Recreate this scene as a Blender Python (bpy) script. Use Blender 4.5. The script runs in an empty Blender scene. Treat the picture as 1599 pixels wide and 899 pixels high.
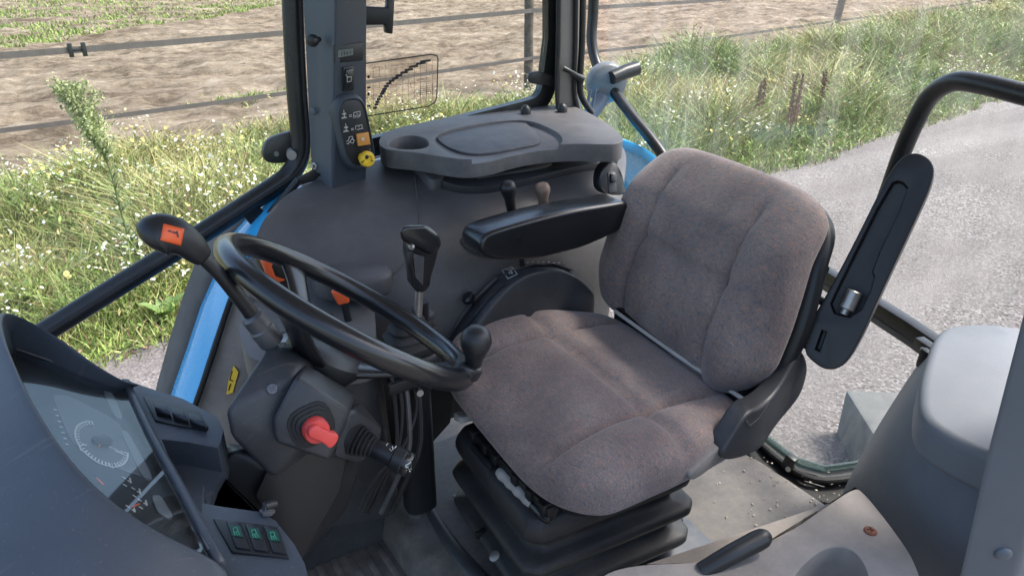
import bpy, bmesh, math, random
import numpy as np
from mathutils import Vector, Matrix
from mathutils.bvhtree import BVHTree
random.seed(7); rng = np.random.default_rng(7)
R_ = math.radians
scene = bpy.context.scene
col = scene.collection

# ------------------------------------------------------------------ camera, world, sun
# metres; X = towards the tractor's rear, Y = towards its right side, Z up, z=0 is the cab floor
CAM = Vector((0, 0, 1.30)); HEAD = R_(57); PITCH = R_(25); FPX = 1155.0
GZ = -1.10
cd = bpy.data.cameras.new('camera'); cam = bpy.data.objects.new('camera', cd); col.objects.link(cam)
cd.sensor_width = 36; cd.lens = 36 * FPX / 1599; cd.clip_start = 0.02; cd.clip_end = 600
cam.location = CAM; cam.rotation_euler = (R_(90) - PITCH, 0, HEAD - R_(90)); scene.camera = cam
world = bpy.data.worlds.new('World'); scene.world = world; world.use_nodes = True
wn = world.node_tree; bg = wn.nodes['Background']
sky = wn.nodes.new('ShaderNodeTexSky'); sky.sky_type = 'NISHITA'; sky.sun_disc = False
SUN_EL, SUN_AZ = 56, -20          # azimuth measured from +X towards +Y
sky.sun_elevation = R_(SUN_EL); sky.sun_rotation = R_(90 - SUN_AZ)
sky.air_density = 1.0; sky.dust_density = 3.0; sky.ozone_density = 1.0
wn.links.new(sky.outputs[0], bg.inputs[0]); bg.inputs[1].default_value = 0.15
sd = bpy.data.lights.new('sun', 'SUN'); sun = bpy.data.objects.new('sun', sd); col.objects.link(sun)
sd.energy = 1.8; sd.angle = R_(10); sd.color = (1, .95, .88)
sdir = Vector((math.cos(R_(SUN_EL)) * math.cos(R_(SUN_AZ)), math.cos(R_(SUN_EL)) * math.sin(R_(SUN_AZ)), math.sin(R_(SUN_EL))))
sun.rotation_euler = sdir.to_track_quat('Z', 'Y').to_euler()
scene.view_settings.view_transform = 'Standard'; scene.view_settings.look = 'None'
scene.view_settings.exposure = 1.5; scene.view_settings.gamma = 1
scene.render.engine = 'CYCLES'
scene.cycles.max_bounces = 8; scene.cycles.transparent_max_bounces = 12

# ------------------------------------------------------------------ point helpers
FH = Vector((math.cos(HEAD), math.sin(HEAD), 0)); RT = Vector((math.sin(HEAD), -math.cos(HEAD), 0))
def ray(px, py):
    r = (px - 799.5) / FPX; v = (py - 449.5) / FPX
    return FH * (math.cos(PITCH) - v * math.sin(PITCH)) + RT * r + Vector((0, 0, -(math.sin(PITCH) + v * math.cos(PITCH))))
def W(px, py, x=None, y=None, z=None, d=None):
    q = ray(px, py)
    if x is not None: t = (x - CAM.x) / q.x
    elif y is not None: t = (y - CAM.y) / q.y
    elif z is not None: t = (z - CAM.z) / q.z
    else: t = d / q.length
    return CAM + q * t
def G(px, py, h=0): return W(px, py, z=GZ + h)
def V(*a): return Vector(a)

# ------------------------------------------------------------------ materials
MC = {}
def pm(name, c, rough=.5, var=.12, vscale=6, bump=.0, bscale=300, metal=0, coat=0, dust=0, dustc=(.30, .27, .24), sheen=0, alpha=1, spec=.5):
    if name in MC: return MC[name]
    m = bpy.data.materials.new(name); m.use_nodes = True; nt = m.node_tree; N = nt.nodes; L = nt.links
    b = N['Principled BSDF']; b.inputs['Roughness'].default_value = rough; b.inputs['Metallic'].default_value = metal
    b.inputs['Coat Weight'].default_value = coat; b.inputs['Coat Roughness'].default_value = .12
    b.inputs['Specular IOR Level'].default_value = spec
    if sheen: b.inputs['Sheen Weight'].default_value = sheen
    tc = N.new('ShaderNodeTexCoord'); src = tc.outputs['Object']
    n1 = N.new('ShaderNodeTexNoise'); n1.inputs['Scale'].default_value = vscale; n1.inputs['Detail'].default_value = 6; n1.inputs['Roughness'].default_value = .65
    L.new(src, n1.inputs[0])
    mx = N.new('ShaderNodeMix'); mx.data_type = 'RGBA'
    mx.inputs[6].default_value = tuple(v * (1 - var) for v in c) + (1,); mx.inputs[7].default_value = tuple(min(1, v * (1 + var)) for v in c) + (1,)
    rp = N.new('ShaderNodeValToRGB'); rp.color_ramp.elements[0].position = .35; rp.color_ramp.elements[1].position = .65
    L.new(n1.outputs[0], rp.inputs[0]); L.new(rp.outputs[0], mx.inputs[0]); out = mx.outputs[2]
    if dust:
        n2 = N.new('ShaderNodeTexNoise'); n2.inputs['Scale'].default_value = 22; n2.inputs['Detail'].default_value = 10; n2.inputs['Roughness'].default_value = .75
        L.new(src, n2.inputs[0]); r2 = N.new('ShaderNodeValToRGB'); r2.color_ramp.elements[0].position = .42; r2.color_ramp.elements[1].position = .72
        dust *= .6; r2.color_ramp.elements[1].color = (dust, dust, dust, 1)
        L.new(n2.outputs[0], r2.inputs[0]); m2 = N.new('ShaderNodeMix'); m2.data_type = 'RGBA'
        L.new(r2.outputs[0], m2.inputs[0]); L.new(out, m2.inputs[6]); m2.inputs[7].default_value = dustc + (1,); out = m2.outputs[2]
        n4 = N.new('ShaderNodeTexNoise'); n4.inputs['Scale'].default_value = 260; n4.inputs['Detail'].default_value = 2; L.new(src, n4.inputs[0])
        r4 = N.new('ShaderNodeValToRGB'); r4.color_ramp.elements[0].position = .66; r4.color_ramp.elements[1].position = .74; r4.color_ramp.elements[1].color = (.16, .16, .16, 1); L.new(n4.outputs[0], r4.inputs[0])
        m4 = N.new('ShaderNodeMix'); m4.data_type = 'RGBA'; L.new(r4.outputs[0], m4.inputs[0]); L.new(out, m4.inputs[6]); m4.inputs[7].default_value = dustc + (1,); out = m4.outputs[2]
        # fine scuffs: stretched noise, thin streaks
        mp = N.new('ShaderNodeMapping'); mp.inputs['Scale'].default_value = (3, 60, 14); mp.inputs['Rotation'].default_value = (.4, .7, .5); L.new(src, mp.inputs[0])
        n5 = N.new('ShaderNodeTexNoise'); n5.inputs['Scale'].default_value = 2; n5.inputs['Detail'].default_value = 4; L.new(mp.outputs[0], n5.inputs[0])
        r5 = N.new('ShaderNodeValToRGB'); r5.color_ramp.elements[0].position = .66; r5.color_ramp.elements[1].position = .72; r5.color_ramp.elements[1].color = (.09, .09, .09, 1); L.new(n5.outputs[0], r5.inputs[0])
        m5 = N.new('ShaderNodeMix'); m5.data_type = 'RGBA'; L.new(r5.outputs[0], m5.inputs[0]); L.new(out, m5.inputs[6]); m5.inputs[7].default_value = dustc + (1,); out = m5.outputs[2]
        mr = N.new('ShaderNodeMath'); mr.operation = 'MULTIPLY_ADD'; mr.inputs[1].default_value = .5; mr.inputs[2].default_value = rough
        L.new(r2.outputs[0], mr.inputs[0]); L.new(mr.outputs[0], b.inputs['Roughness'])
    else:
        mr = N.new('ShaderNodeMath'); mr.operation = 'MULTIPLY_ADD'; mr.inputs[1].default_value = .22; mr.inputs[2].default_value = rough - .11; mr.use_clamp = True
        nr = N.new('ShaderNodeTexNoise'); nr.inputs['Scale'].default_value = 14; nr.inputs['Detail'].default_value = 8; nr.inputs['Roughness'].default_value = .7
        L.new(src, nr.inputs[0]); L.new(nr.outputs[0], mr.inputs[0]); L.new(mr.outputs[0], b.inputs['Roughness'])
    L.new(out, b.inputs['Base Color'])
    if bump:
        n3 = N.new('ShaderNodeTexNoise'); n3.inputs['Scale'].default_value = bscale; n3.inputs['Detail'].default_value = 3
        L.new(src, n3.inputs[0]); bp = N.new('ShaderNodeBump'); bp.inputs['Strength'].default_value = bump; bp.inputs['Distance'].default_value = .001
        L.new(n3.outputs[0], bp.inputs['Height']); L.new(bp.outputs[0], b.inputs['Normal'])
    MC[name] = m; return m

def ramp(N, stops):
    r = N.new('ShaderNodeValToRGB'); e = r.color_ramp.elements
    e[0].position, e[0].color = stops[0][0], tuple(stops[0][1]) + (1,)
    e[1].position, e[1].color = stops[-1][0], tuple(stops[-1][1]) + (1,)
    for p, c in stops[1:-1]:
        k = e.new(p); k.color = tuple(c) + (1,)
    return r
def texmat(name, build):
    m = bpy.data.materials.new(name); m.use_nodes = True; nt = m.node_tree
    build(nt.nodes, nt.links, nt.nodes['Principled BSDF']); MC[name] = m; return m
def noise(N, L, src, scale, detail=6, rough=.6, stretch=None):
    if stretch:
        mp = N.new('ShaderNodeMapping'); mp.inputs['Scale'].default_value = stretch[:3]
        if len(stretch) > 3: mp.inputs['Rotation'].default_value = (0, 0, stretch[3])
        L.new(src, mp.inputs[0]); src = mp.outputs[0]
    n = N.new('ShaderNodeTexNoise'); n.inputs['Scale'].default_value = scale; n.inputs['Detail'].default_value = detail; n.inputs['Roughness'].default_value = rough
    L.new(src, n.inputs[0]); return n.outputs[0]
def mixc(N, L, f, a, b, mode='MIX'):
    m = N.new('ShaderNodeMix'); m.data_type = 'RGBA'; m.blend_type = mode
    for i, v in ((0, f), (6, a), (7, b)):
        if hasattr(v, 'is_output') or isinstance(v, bpy.types.NodeSocket): L.new(v, m.inputs[i])
        elif i == 0: m.inputs[0].default_value = v
        else: m.inputs[i].default_value = tuple(v) + (1,)
    return m.outputs[2]
def bumpn(N, L, b, h, st, dist):
    bp = N.new('ShaderNodeBump'); bp.inputs['Strength'].default_value = st; bp.inputs['Distance'].default_value = dist
    L.new(h, bp.inputs['Height']); L.new(bp.outputs[0], b.inputs['Normal'])

def fabric(N, L, b):
    o = N.new('ShaderNodeTexCoord').outputs['Object']
    a = noise(N, L, o, 460, 3, .7, (1, .4, .4, .5))
    a = noise(N, L, o, 330, 3, .7, (1, .22, .35, .5)); c1 = ramp(N, [(.32, (.185, .175, .180)), (.45, (.275, .238, .220)), (.56, (.290, .240, .218)), (.68, (.46, .27, .20))]); L.new(a, c1.inputs[0])
    f = noise(N, L, o, 520, 2, .6); c2 = ramp(N, [(.3, (.55, .55, .58)), (.7, (1.25, 1.2, 1.2))]); L.new(f, c2.inputs[0])
    q = mixc(N, L, .8, c1.outputs[0], c2.outputs[0], 'MULTIPLY')
    w = noise(N, L, o, 7, 5, .6); c3 = ramp(N, [(.35, (.72, .70, .72)), (.65, (1.12, 1.1, 1.08))]); L.new(w, c3.inputs[0])
    L.new(mixc(N, L, 1, q, c3.outputs[0], 'MULTIPLY'), b.inputs['Base Color'])
    b.inputs['Roughness'].default_value = .95; b.inputs['Sheen Weight'].default_value = .35; b.inputs['Sheen Roughness'].default_value = .4
    b.inputs['Specular IOR Level'].default_value = .15
    bumpn(N, L, b, f, .6, .0015)
FAB = texmat('seat fabric', fabric)
def soil(N, L, b):
    o = N.new('ShaderNodeTexCoord').outputs['Object']
    a = noise(N, L, o, 1.5, 12, .8, (.6, 1, 1)); c = ramp(N, [(.33, (.07, .048, .034)), (.44, (.17, .128, .092)), (.53, (.29, .228, .168)), (.66, (.44, .36, .275))]); L.new(a, c.inputs[0])
    g = noise(N, L, o, .35, 8, .7, (.4, 1, 1)); gr = ramp(N, [(.60, (0, 0, 0)), (.66, (1, 1, 1))]); L.new(g, gr.inputs[0])
    fine = noise(N, L, o, 9, 8, .8); cf = ramp(N, [(.3, (.6, .55, .5)), (.6, (1.1, 1.1, 1.1))]); L.new(fine, cf.inputs[0])
    q = mixc(N, L, .9, c.outputs[0], cf.outputs[0], 'MULTIPLY')
    cl = noise(N, L, o, 4.5, 7, .72, (.7, 1, 1)); cc = ramp(N, [(.60, (1, 1, 1)), (.68, (.38, .34, .32))]); L.new(cl, cc.inputs[0]); q = mixc(N, L, 1, q, cc.outputs[0], 'MULTIPLY')
    L.new(q, b.inputs['Base Color'])
    b.inputs['Roughness'].default_value = 1; b.inputs['Specular IOR Level'].default_value = .1
    bumpn(N, L, b, fine, .8, .06)
SOIL = texmat('churned sandy soil', soil)
def gravel(N, L, b):
    o = N.new('ShaderNodeTexCoord').outputs['Object']
    v = N.new('ShaderNodeTexVoronoi'); v.inputs['Scale'].default_value = 60; L.new(o, v.inputs[0])
    v2 = N.new('ShaderNodeTexVoronoi'); v2.inputs['Scale'].default_value = 130; L.new(o, v2.inputs[0])
    hs = N.new('ShaderNodeSeparateColor'); L.new(v.outputs['Color'], hs.inputs[0])
    c = ramp(N, [(0, (.10, .092, .09)), (.4, (.24, .22, .21)), (.75, (.32, .30, .285)), (1, (.55, .52, .50))]); L.new(hs.outputs[0], c.inputs[0])
    hs2 = N.new('ShaderNodeSeparateColor'); L.new(v2.outputs['Color'], hs2.inputs[0])
    c2 = ramp(N, [(0, (.17, .155, .148)), (1, (.40, .37, .355))]); L.new(hs2.outputs[0], c2.inputs[0])
    n = noise(N, L, o, .9, 8, .65, (.5, 1, 1)); cr = ramp(N, [(.38, (0, 0, 0)), (.62, (1, 1, 1))]); L.new(n, cr.inputs[0])
    q = mixc(N, L, cr.outputs[0], c.outputs[0], c2.outputs[0])
    n2 = noise(N, L, o, .5, 6, .6); d = ramp(N, [(.35, (.8, .78, .76)), (.7, (1.1, 1.08, 1.05))]); L.new(n2, d.inputs[0])
    q = mixc(N, L, 1, q, d.outputs[0], 'MULTIPLY')
    tr = noise(N, L, o, 1.0, 5, .6, (.05, .9, 1, -.1)); dt = ramp(N, [(.42, (.80, .78, .77)), (.58, (1.06, 1.05, 1.04))]); L.new(tr, dt.inputs[0]); q = mixc(N, L, 1, q, dt.outputs[0], 'MULTIPLY')
    q = mixc(N, L, .10, q, (.22, .205, .198)); q = mixc(N, L, 1, q, (.76, .77, .78), 'MULTIPLY')
    L.new(q, b.inputs['Base Color']); b.inputs['Roughness'].default_value = .95; b.inputs['Specular IOR Level'].default_value = .2
    bumpn(N, L, b, v.outputs['Distance'], .6, .006)
GRAVEL = texmat('grey gravel', gravel)
def turf(N, L, b):
    o = N.new('ShaderNodeTexCoord').outputs['Object']
    a = noise(N, L, o, 3, 10, .75, (.5, 1, 1)); c = ramp(N, [(.3, (.06, .08, .02)), (.5, (.12, .16, .045)), (.65, (.2, .2, .08)), (.75, (.3, .24, .14))]); L.new(a, c.inputs[0])
    L.new(c.outputs[0], b.inputs['Base Color']); b.inputs['Roughness'].default_value = 1
TURF = texmat('verge soil and moss', turf)

def leaf(name, c, tr=.35):
    m = pm(name, c, .6, .25, 1.5)
    m.node_tree.nodes['Principled BSDF'].inputs['Subsurface Weight'].default_value = 0
    return m
PL = pm('dark moulded plastic', (.040, .042, .047), .42, .18, 5, .25, 420, dust=.08)
PLF = pm('worn brown-grey trim', (.085, .083, .087), .44, .2, 4, .35, 420, dust=.13)
PLB = pm('blue-grey dash plastic', (.042, .052, .066), .40, .15, 4, .3, 600, dust=.05)
PLT = pm('dusty tray plastic', (.095, .093, .095), .55, .2, 7, .3, 420, dust=.35, dustc=(.34, .31, .29))
BLK = pm('black plastic', (.014, .015, .017), .42, .1, 8, .15, 500)
BLKR = pm('black rubber', (.016, .016, .017), .7, .15, 10, .2, 300, dust=.1)
GLOSS = pm('glossy black polyurethane', (.009, .010, .012), .30, .1, 9, .06, 300, coat=.35)
PAINTB = pm('black painted steel', (.012, .013, .014), .35, .1, 10, .05, 200, dust=.08)
PILL = pm('slate grey painted steel', (.082, .100, .122), .42, .08, 3, .08, 300)
PILD = pm('slate plastic cover', (.045, .055, .068), .5, .1, 4, .2, 400)
BLUE = pm('bright blue paint', (.05, .50, 1.0), .28, .06, 2, coat=.5)
GREYP = pm('light grey plastic', (.135, .132, .13), .55, .12, 6, .1, 300, dust=.3)
BEIGE = pm('dusty taupe trim', (.22, .20, .185), .65, .2, 5, .3, 350, dust=.5, dustc=(.40, .35, .30))
TRIM = pm('pale slate trim', (.165, .18, .20), .52, .1, 4, .35, 380, dust=.1)
FLOOR = pm('dusty rubber floor mat', (.10, .092, .085), .6, .4, 3, .4, 150, dust=.8, dustc=(.30, .26, .225))
STEEL = pm('worn steel', (.42, .41, .39), .4, .2, 20, metal=.85, dust=.3)
DKST = pm('dark steel plate', (.10, .105, .115), .38, .2, 10, metal=.4, dust=.4)
ORNG = pm('orange plastic', (.80, .12, .03), .45, .06)
REDP = pm('faded red plastic', (.72, .07, .06), .45, .1, 12)
YEL = pm('yellow plastic', (.80, .52, .03), .42, .1, 14)
AMB = pm('amber switch', (.62, .27, .06), .45, .1)
GRN = pm('green print', (.05, .28, .17), .5)
WHT = pm('white print', (.62, .62, .58), .6)
PALE = pm('pale plastic', (.55, .53, .49), .5, .1, 10)
BRNK = pm('tan worn knob', (.22, .15, .11), .5, .3, 25)
RUBG = pm('grey rubber extension', (.095, .098, .095), .75, .2, 6, .3, 120, dust=.25)
WOOD = pm('weathered wood', (.12, .095, .075), .9, .35, 9, .6, 60)
TAPE = pm('dark fence tape', (.13, .11, .10), .8, .15, 5)
CONC = pm('concrete', (.15, .15, .14), .9, .2, 5, .6, 60)
LED = pm('display face', (.16, .18, .17), .3)
DIAL = pm('dark dial face', (.030, .032, .034), .5, .1)
DIALG = pm('grey dial panel', (.17, .18, .185), .5, .1)

def glassm(name, tint=(.95, .98, .97), refl=.12, film=.0, filmc=(.75, .72, .66), patches=False, rough=.01):
    m = bpy.data.materials.new(name); m.use_nodes = True; N = m.node_tree.nodes; L = m.node_tree.links
    N.remove(N['Principled BSDF']); out = N['Material Output']
    tr = N.new('ShaderNodeBsdfTransparent'); tr.inputs[0].default_value = tint + (1,)
    gl = N.new('ShaderNodeBsdfGlossy'); gl.inputs['Roughness'].default_value = rough
    fr = N.new('ShaderNodeFresnel'); fr.inputs[0].default_value = 1.3
    mu = N.new('ShaderNodeMath'); mu.operation = 'MULTIPLY'; mu.inputs[1].default_value = refl * 8; L.new(fr.outputs[0], mu.inputs[0]); mu.use_clamp = True
    mx = N.new('ShaderNodeMixShader'); L.new(mu.outputs[0], mx.inputs[0]); L.new(tr.outputs[0], mx.inputs[1]); L.new(gl.outputs[0], mx.inputs[2])
    last = mx.outputs[0]
    if film:
        df = N.new('ShaderNodeBsdfTranslucent'); df.inputs[0].default_value = filmc + (1,)
        d2 = N.new('ShaderNodeBsdfDiffuse'); d2.inputs[0].default_value = filmc + (1,)
        a = N.new('ShaderNodeMixShader'); L.new(df.outputs[0], a.inputs[1]); L.new(d2.outputs[0], a.inputs[2])
        o = N.new('ShaderNodeTexCoord').outputs['Object']
        n = noise(N, L, o, 5, 8, .7, (1, 3, .35) if patches else None); r = N.new('ShaderNodeValToRGB')
        r.color_ramp.elements[0].position = .42; r.color_ramp.elements[1].position = .72; r.color_ramp.elements[1].color = (film,) * 3 + (1,)
        r.color_ramp.elements[0].color = (film * .12,) * 3 + (1,)
        L.new(n, r.inputs[0]); m2 = N.new('ShaderNodeMixShader'); L.new(r.outputs[0], m2.inputs[0]); L.new(last, m2.inputs[1]); L.new(a.outputs[0], m2.inputs[2]); last = m2.outputs[0]
    L.new(last, out.inputs[0]); MC[name] = m; return m
GLS = glassm('clean window glass', refl=.05, film=.04)
GLR = glassm('streaky rear glass', refl=.003, film=.26, patches=True)
GLC = glassm('instrument lens', (.9, .92, .93), refl=.022, film=.012)
GLE = glassm('green glass edge', (.55, .66, .63), refl=.3, film=.5, filmc=(.30, .36, .34))

# ------------------------------------------------------------------ mesh helpers
WO = {}
def tag(o, label=None, cat=None, group=None, kind=None):
    if label: o['label'] = label
    if cat: o['category'] = cat
    if group: o['group'] = group
    if kind: o['kind'] = kind
    return o
def thing(name, label, cat, loc, group=None):
    o = bpy.data.objects.new(name, None); col.objects.link(o); o.location = loc; o.empty_display_size = .05
    WO[o.name] = Vector(loc); return tag(o, label, cat, group)
def join(*ms):
    vs, fs = [], []
    for v, f in ms:
        k = len(vs); vs += list(v); fs += [tuple(i + k for i in q) for q in f]
    return vs, fs
def mk(name, vf, mat, parent=None, bevel=0, seg=2, smooth=38, sub=0, solid=0, mats=None, midx=None, fix=True, offset=-1):
    vs, fs = vf
    vs = [Vector(v) for v in vs]
    c = sum(vs, Vector()) / len(vs); lo = min(v.z for v in vs)
    c = Vector((c.x, c.y, c.z if parent else lo))
    me = bpy.data.meshes.new(name); me.from_pydata([v - c for v in vs], [], fs)
    bm = bmesh.new(); bm.from_mesh(me)
    if fix: bmesh.ops.recalc_face_normals(bm, faces=bm.faces)
    if bevel:
        es = [e for e in bm.edges if len(e.link_faces) == 2 and e.calc_face_angle(0) > R_(28)]
        bmesh.ops.bevel(bm, geom=es, offset=bevel, segments=seg, profile=.5, affect='EDGES', clamp_overlap=True)
    bm.to_mesh(me); bm.free()
    for mm in (mats or [mat]): me.materials.append(mm)
    if midx is not None: me.polygons.foreach_set('material_index', midx)
    if smooth:
        me.shade_smooth()
        if not sub: me.set_sharp_from_angle(angle=R_(smooth))
    o = bpy.data.objects.new(name, me); col.objects.link(o)
    if solid:
        s = o.modifiers.new('solid', 'SOLIDIFY'); s.thickness = solid; s.offset = offset
    if sub:
        s = o.modifiers.new('sub', 'SUBSURF'); s.levels = sub; s.render_levels = sub
    WO[o.name] = c.copy()
    if parent: o.parent = parent; o.location = c - WO[parent.name]
    else: o.location = c
    return o
def cut(vf, cutters, lim=None):
    def tmp(q):
        me = bpy.data.meshes.new('t'); me.from_pydata([Vector(v) for v in q[0]], [], q[1]); bm = bmesh.new(); bm.from_mesh(me)
        bmesh.ops.recalc_face_normals(bm, faces=bm.faces); bm.to_mesh(me); bm.free()
        o = bpy.data.objects.new('t', me); col.objects.link(o); return o
    a = tmp(vf); bs = []
    for c in cutters:
        b = tmp(c); bs.append(b); m = a.modifiers.new('b', 'BOOLEAN'); m.operation = 'DIFFERENCE'; m.object = b; m.solver = 'EXACT'
    bpy.context.view_layer.update()
    dg = bpy.context.evaluated_depsgraph_get(); ev = a.evaluated_get(dg); me = bpy.data.meshes.new_from_object(ev)
    r = ([v.co.copy() for v in me.vertices], [tuple(p.vertices) for p in me.polygons])
    for o in [a] + bs: bpy.data.objects.remove(o)
    bpy.data.meshes.remove(me); return r
def catmull(P, n=6, closed=False):
    P = [Vector(p) for p in P]; m = len(P); out = []
    rg = range(m if closed else m - 1)
    for i in rg:
        g = lambda k: P[k % m] if closed else P[max(0, min(m - 1, k))]
        a, b, c, d = g(i - 1), g(i), g(i + 1), g(i + 2)
        for k in range(n):
            t = k / n
            out.append(.5 * ((2 * b) + (c - a) * t + (2 * a - 5 * b + 4 * c - d) * t * t + (3 * b - a - 3 * c + d) * t ** 3))
    if not closed: out.append(P[-1])
    return out
def chaikin(P, it=2, closed=True, q=.25):
    P = [Vector(p) for p in P]
    for _ in range(it):
        o = []; m = len(P)
        for i in range(m if closed else m - 1):
            a, b = P[i], P[(i + 1) % m]; o += [a.lerp(b, q), a.lerp(b, 1 - q)]
        P = o if closed else [P[0]] + o + [P[-1]]
    return P
def tube(P, r, seg=12, smooth=5, closed=False, flat=1.0):
    if smooth: 
        n0 = len(P); P2 = catmull(P, smooth, closed)
        if not isinstance(r, (int, float)):
            rr = [r[min(n0 - 1, i // smooth)] * (1 - (i % smooth) / smooth) + r[min(n0 - 1, i // smooth + 1)] * (i % smooth) / smooth for i in range(len(P2))]
        else: rr = [r] * len(P2)
        P = P2
    else:
        P = [Vector(p) for p in P]; rr = [r] * len(P) if isinstance(r, (int, float)) else r
    vs, fs = [], []; m = len(P); up = None
    for i, p in enumerate(P):
        t = (P[(i + 1) % m] - P[i - 1]) if closed else (P[min(i + 1, m - 1)] - P[max(i - 1, 0)])
        t.normalize()
        if up is None: up = t.orthogonal().normalized()
        up = (up - t * up.dot(t)).normalized(); s = t.cross(up)
        for k in range(seg):
            a = 2 * math.pi * k / seg; vs.append(p + (up * math.cos(a) + s * math.sin(a) * flat) * rr[i])
    for i in range(m if closed else m - 1):
        for k in range(seg):
            a = i * seg + k; b = i * seg + (k + 1) % seg; c = ((i + 1) % m) * seg + (k + 1) % seg; d = ((i + 1) % m) * seg + k
            fs.append((a, b, c, d))
    if not closed: fs += [tuple(range(seg))[::-1], tuple((m - 1) * seg + k for k in range(seg))]
    return vs, fs
def frame(n):
    n = Vector(n).normalized(); u = n.orthogonal().normalized(); return u, n.cross(u), n
def lathe(prof, o, n, seg=24, u=None):
    o = Vector(o); a_, b_, n = frame(n)
    if u is not None: a_ = (Vector(u) - n * n.dot(Vector(u))).normalized(); b_ = n.cross(a_)
    vs, fs = [], []
    for r, h in prof:
        for k in range(seg):
            a = 2 * math.pi * k / seg; vs.append(o + n * h + (a_ * math.cos(a) + b_ * math.sin(a)) * max(r, 1e-5))
    for i in range(len(prof) - 1):
        for k in range(seg): fs.append((i * seg + k, i * seg + (k + 1) % seg, (i + 1) * seg + (k + 1) % seg, (i + 1) * seg + k))
    fs += [tuple(range(seg))[::-1], tuple((len(prof) - 1) * seg + k for k in range(seg))]
    return vs, fs
def box(c, hx, hy, hz, X=(1, 0, 0), Y=(0, 1, 0), Z=None):
    X = Vector(X).normalized(); Y = Vector(Y); Y = (Y - X * X.dot(Y)).normalized(); Z = X.cross(Y); c = Vector(c)
    vs = [c + X * hx * i + Y * hy * j + Z * hz * k for i in (-1, 1) for j in (-1, 1) for k in (-1, 1)]
    return vs, [(0, 1, 3, 2), (4, 6, 7, 5), (0, 4, 5, 1), (2, 3, 7, 6), (0, 2, 6, 4), (1, 5, 7, 3)]
def prism(poly, off):
    off = Vector(off); p = [Vector(v) for v in poly]; n = len(p)
    return p + [v + off for v in p], [tuple(range(n))[::-1], tuple(range(n, 2 * n))] + [(i, (i + 1) % n, n + (i + 1) % n, n + i) for i in range(n)]
def hull(pts):
    bm = bmesh.new()
    for p in pts: bm.verts.new(p)
    r = bmesh.ops.convex_hull(bm, input=bm.verts); 
    bmesh.ops.delete(bm, geom=[g for g in r['geom_interior'] if isinstance(g, bmesh.types.BMVert)], context='VERTS')
    bmesh.ops.dissolve_limit(bm, angle_limit=R_(6), verts=bm.verts, edges=bm.edges)
    bm.verts.index_update(); q = ([v.co.copy() for v in bm.verts], [tuple(v.index for v in f.verts) for f in bm.faces]); bm.free(); return q
def sheet(rows, closed=False):
    n = len(rows[0]); vs = [Vector(p) for r in rows for p in r]; fs = []
    for i in range(len(rows) - 1):
        for j in range(n if closed else n - 1):
            fs.append((i * n + j, i * n + (j + 1) % n, (i + 1) * n + (j + 1) % n, (i + 1) * n + j))
    return vs, fs
def loft(rings, cap=True):
    v, f = sheet(rings, True); n = len(rings[0])
    if cap: f += [tuple(range(n))[::-1], tuple(len(v) - n + k for k in range(n))]
    return v, f
def pillow(a, b, c, n, m, N=26, deform=None):
    """rounded cushion: plan exponent n, edge exponent m; local axes x,y plan, z thickness"""
    bm = bmesh.new(); bmesh.ops.create_cube(bm, size=2); bmesh.ops.subdivide_edges(bm, edges=bm.edges, cuts=N, use_grid_fill=True)
    for v in bm.verts:
        x, y, z = v.co; mx_ = max(abs(x), abs(y), abs(z))
        pr = (abs(x) ** n + abs(y) ** n) ** (1 / n); s = (pr ** m + abs(z) ** m) ** (1 / m)
        v.co = Vector((x / s, y / s, z / s))
    for v in bm.verts:
        p = Vector((v.co.x * a, v.co.y * b, v.co.z * c)); v.co = deform(v.co.copy(), p) if deform else p
    bm.verts.index_update(); q = ([v.co.copy() for v in bm.verts], [tuple(v.index for v in f.verts) for f in bm.faces]); bm.free(); return q
def local(vf, o, X, Y, Z):
    o = Vector(o); X, Y, Z = Vector(X), Vector(Y), Vector(Z)
    return [o + X * v[0] + Y * v[1] + Z * v[2] for v in vf[0]], vf[1]
def bvh(*objs):
    vs, fs = [], []
    bpy.context.view_layer.update(); dg = bpy.context.evaluated_depsgraph_get()
    for o in objs:
        me = o.evaluated_get(dg).to_mesh(); k = len(vs); mw = o.evaluated_get(dg).matrix_world
        vs += [mw @ v.co for v in me.vertices]; fs += [tuple(i + k for i in p.vertices) for p in me.polygons]
    return BVHTree.FromPolygons(vs, fs)
def on(bv, px, py, lift=0):
    q = ray(px, py).normalized(); h = bv.ray_cast(CAM, q)
    if h[0] is None:
        hit = None
        for rad in (2, 4, 8, 14, 22, 34, 50):
            for k in range(12):
                q2 = ray(px + rad * math.cos(k * .5236), py + rad * math.sin(k * .5236)).normalized(); h2 = bv.ray_cast(CAM, q2)
                if h2[0] is not None: hit = h2; break
            if hit: break
        if not hit: raise Exception('miss %s %s' % (px, py))
        n = hit[1]; t = (hit[0] - CAM).dot(n) / q.dot(n) if abs(q.dot(n)) > .05 else (hit[0] - CAM).length
        h = (CAM + q * t, n)
    n = h[1] if h[1].dot(q) < 0 else -h[1]
    return h[0] + n * lift, n
def sm(a, b, x):
    t = max(0, min(1, (x - a) / (b - a))); return t * t * (3 - 2 * t)
def decal(bv, strokes, w, mat, name, parent, lift=.0012):
    """thin printed marks laid on a surface: strokes are pixel polylines"""
    ms = []
    for s in strokes:
        pts = [on(bv, *q, lift=lift)[0] for q in s]; n = on(bv, *s[0])[1]
        for a, b in zip(pts[:-1], pts[1:]):
            d = (b - a); 
            if d.length < 1e-5: continue
            sd_ = d.normalized().cross(n).normalized() * w / 2; dd = d.normalized() * w * .2
            ms.append(prism([a - dd - sd_, b + dd - sd_, b + dd + sd_, a - dd + sd_], n * .0006))
    return mk(name, join(*ms), mat, parent, smooth=0)

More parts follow.
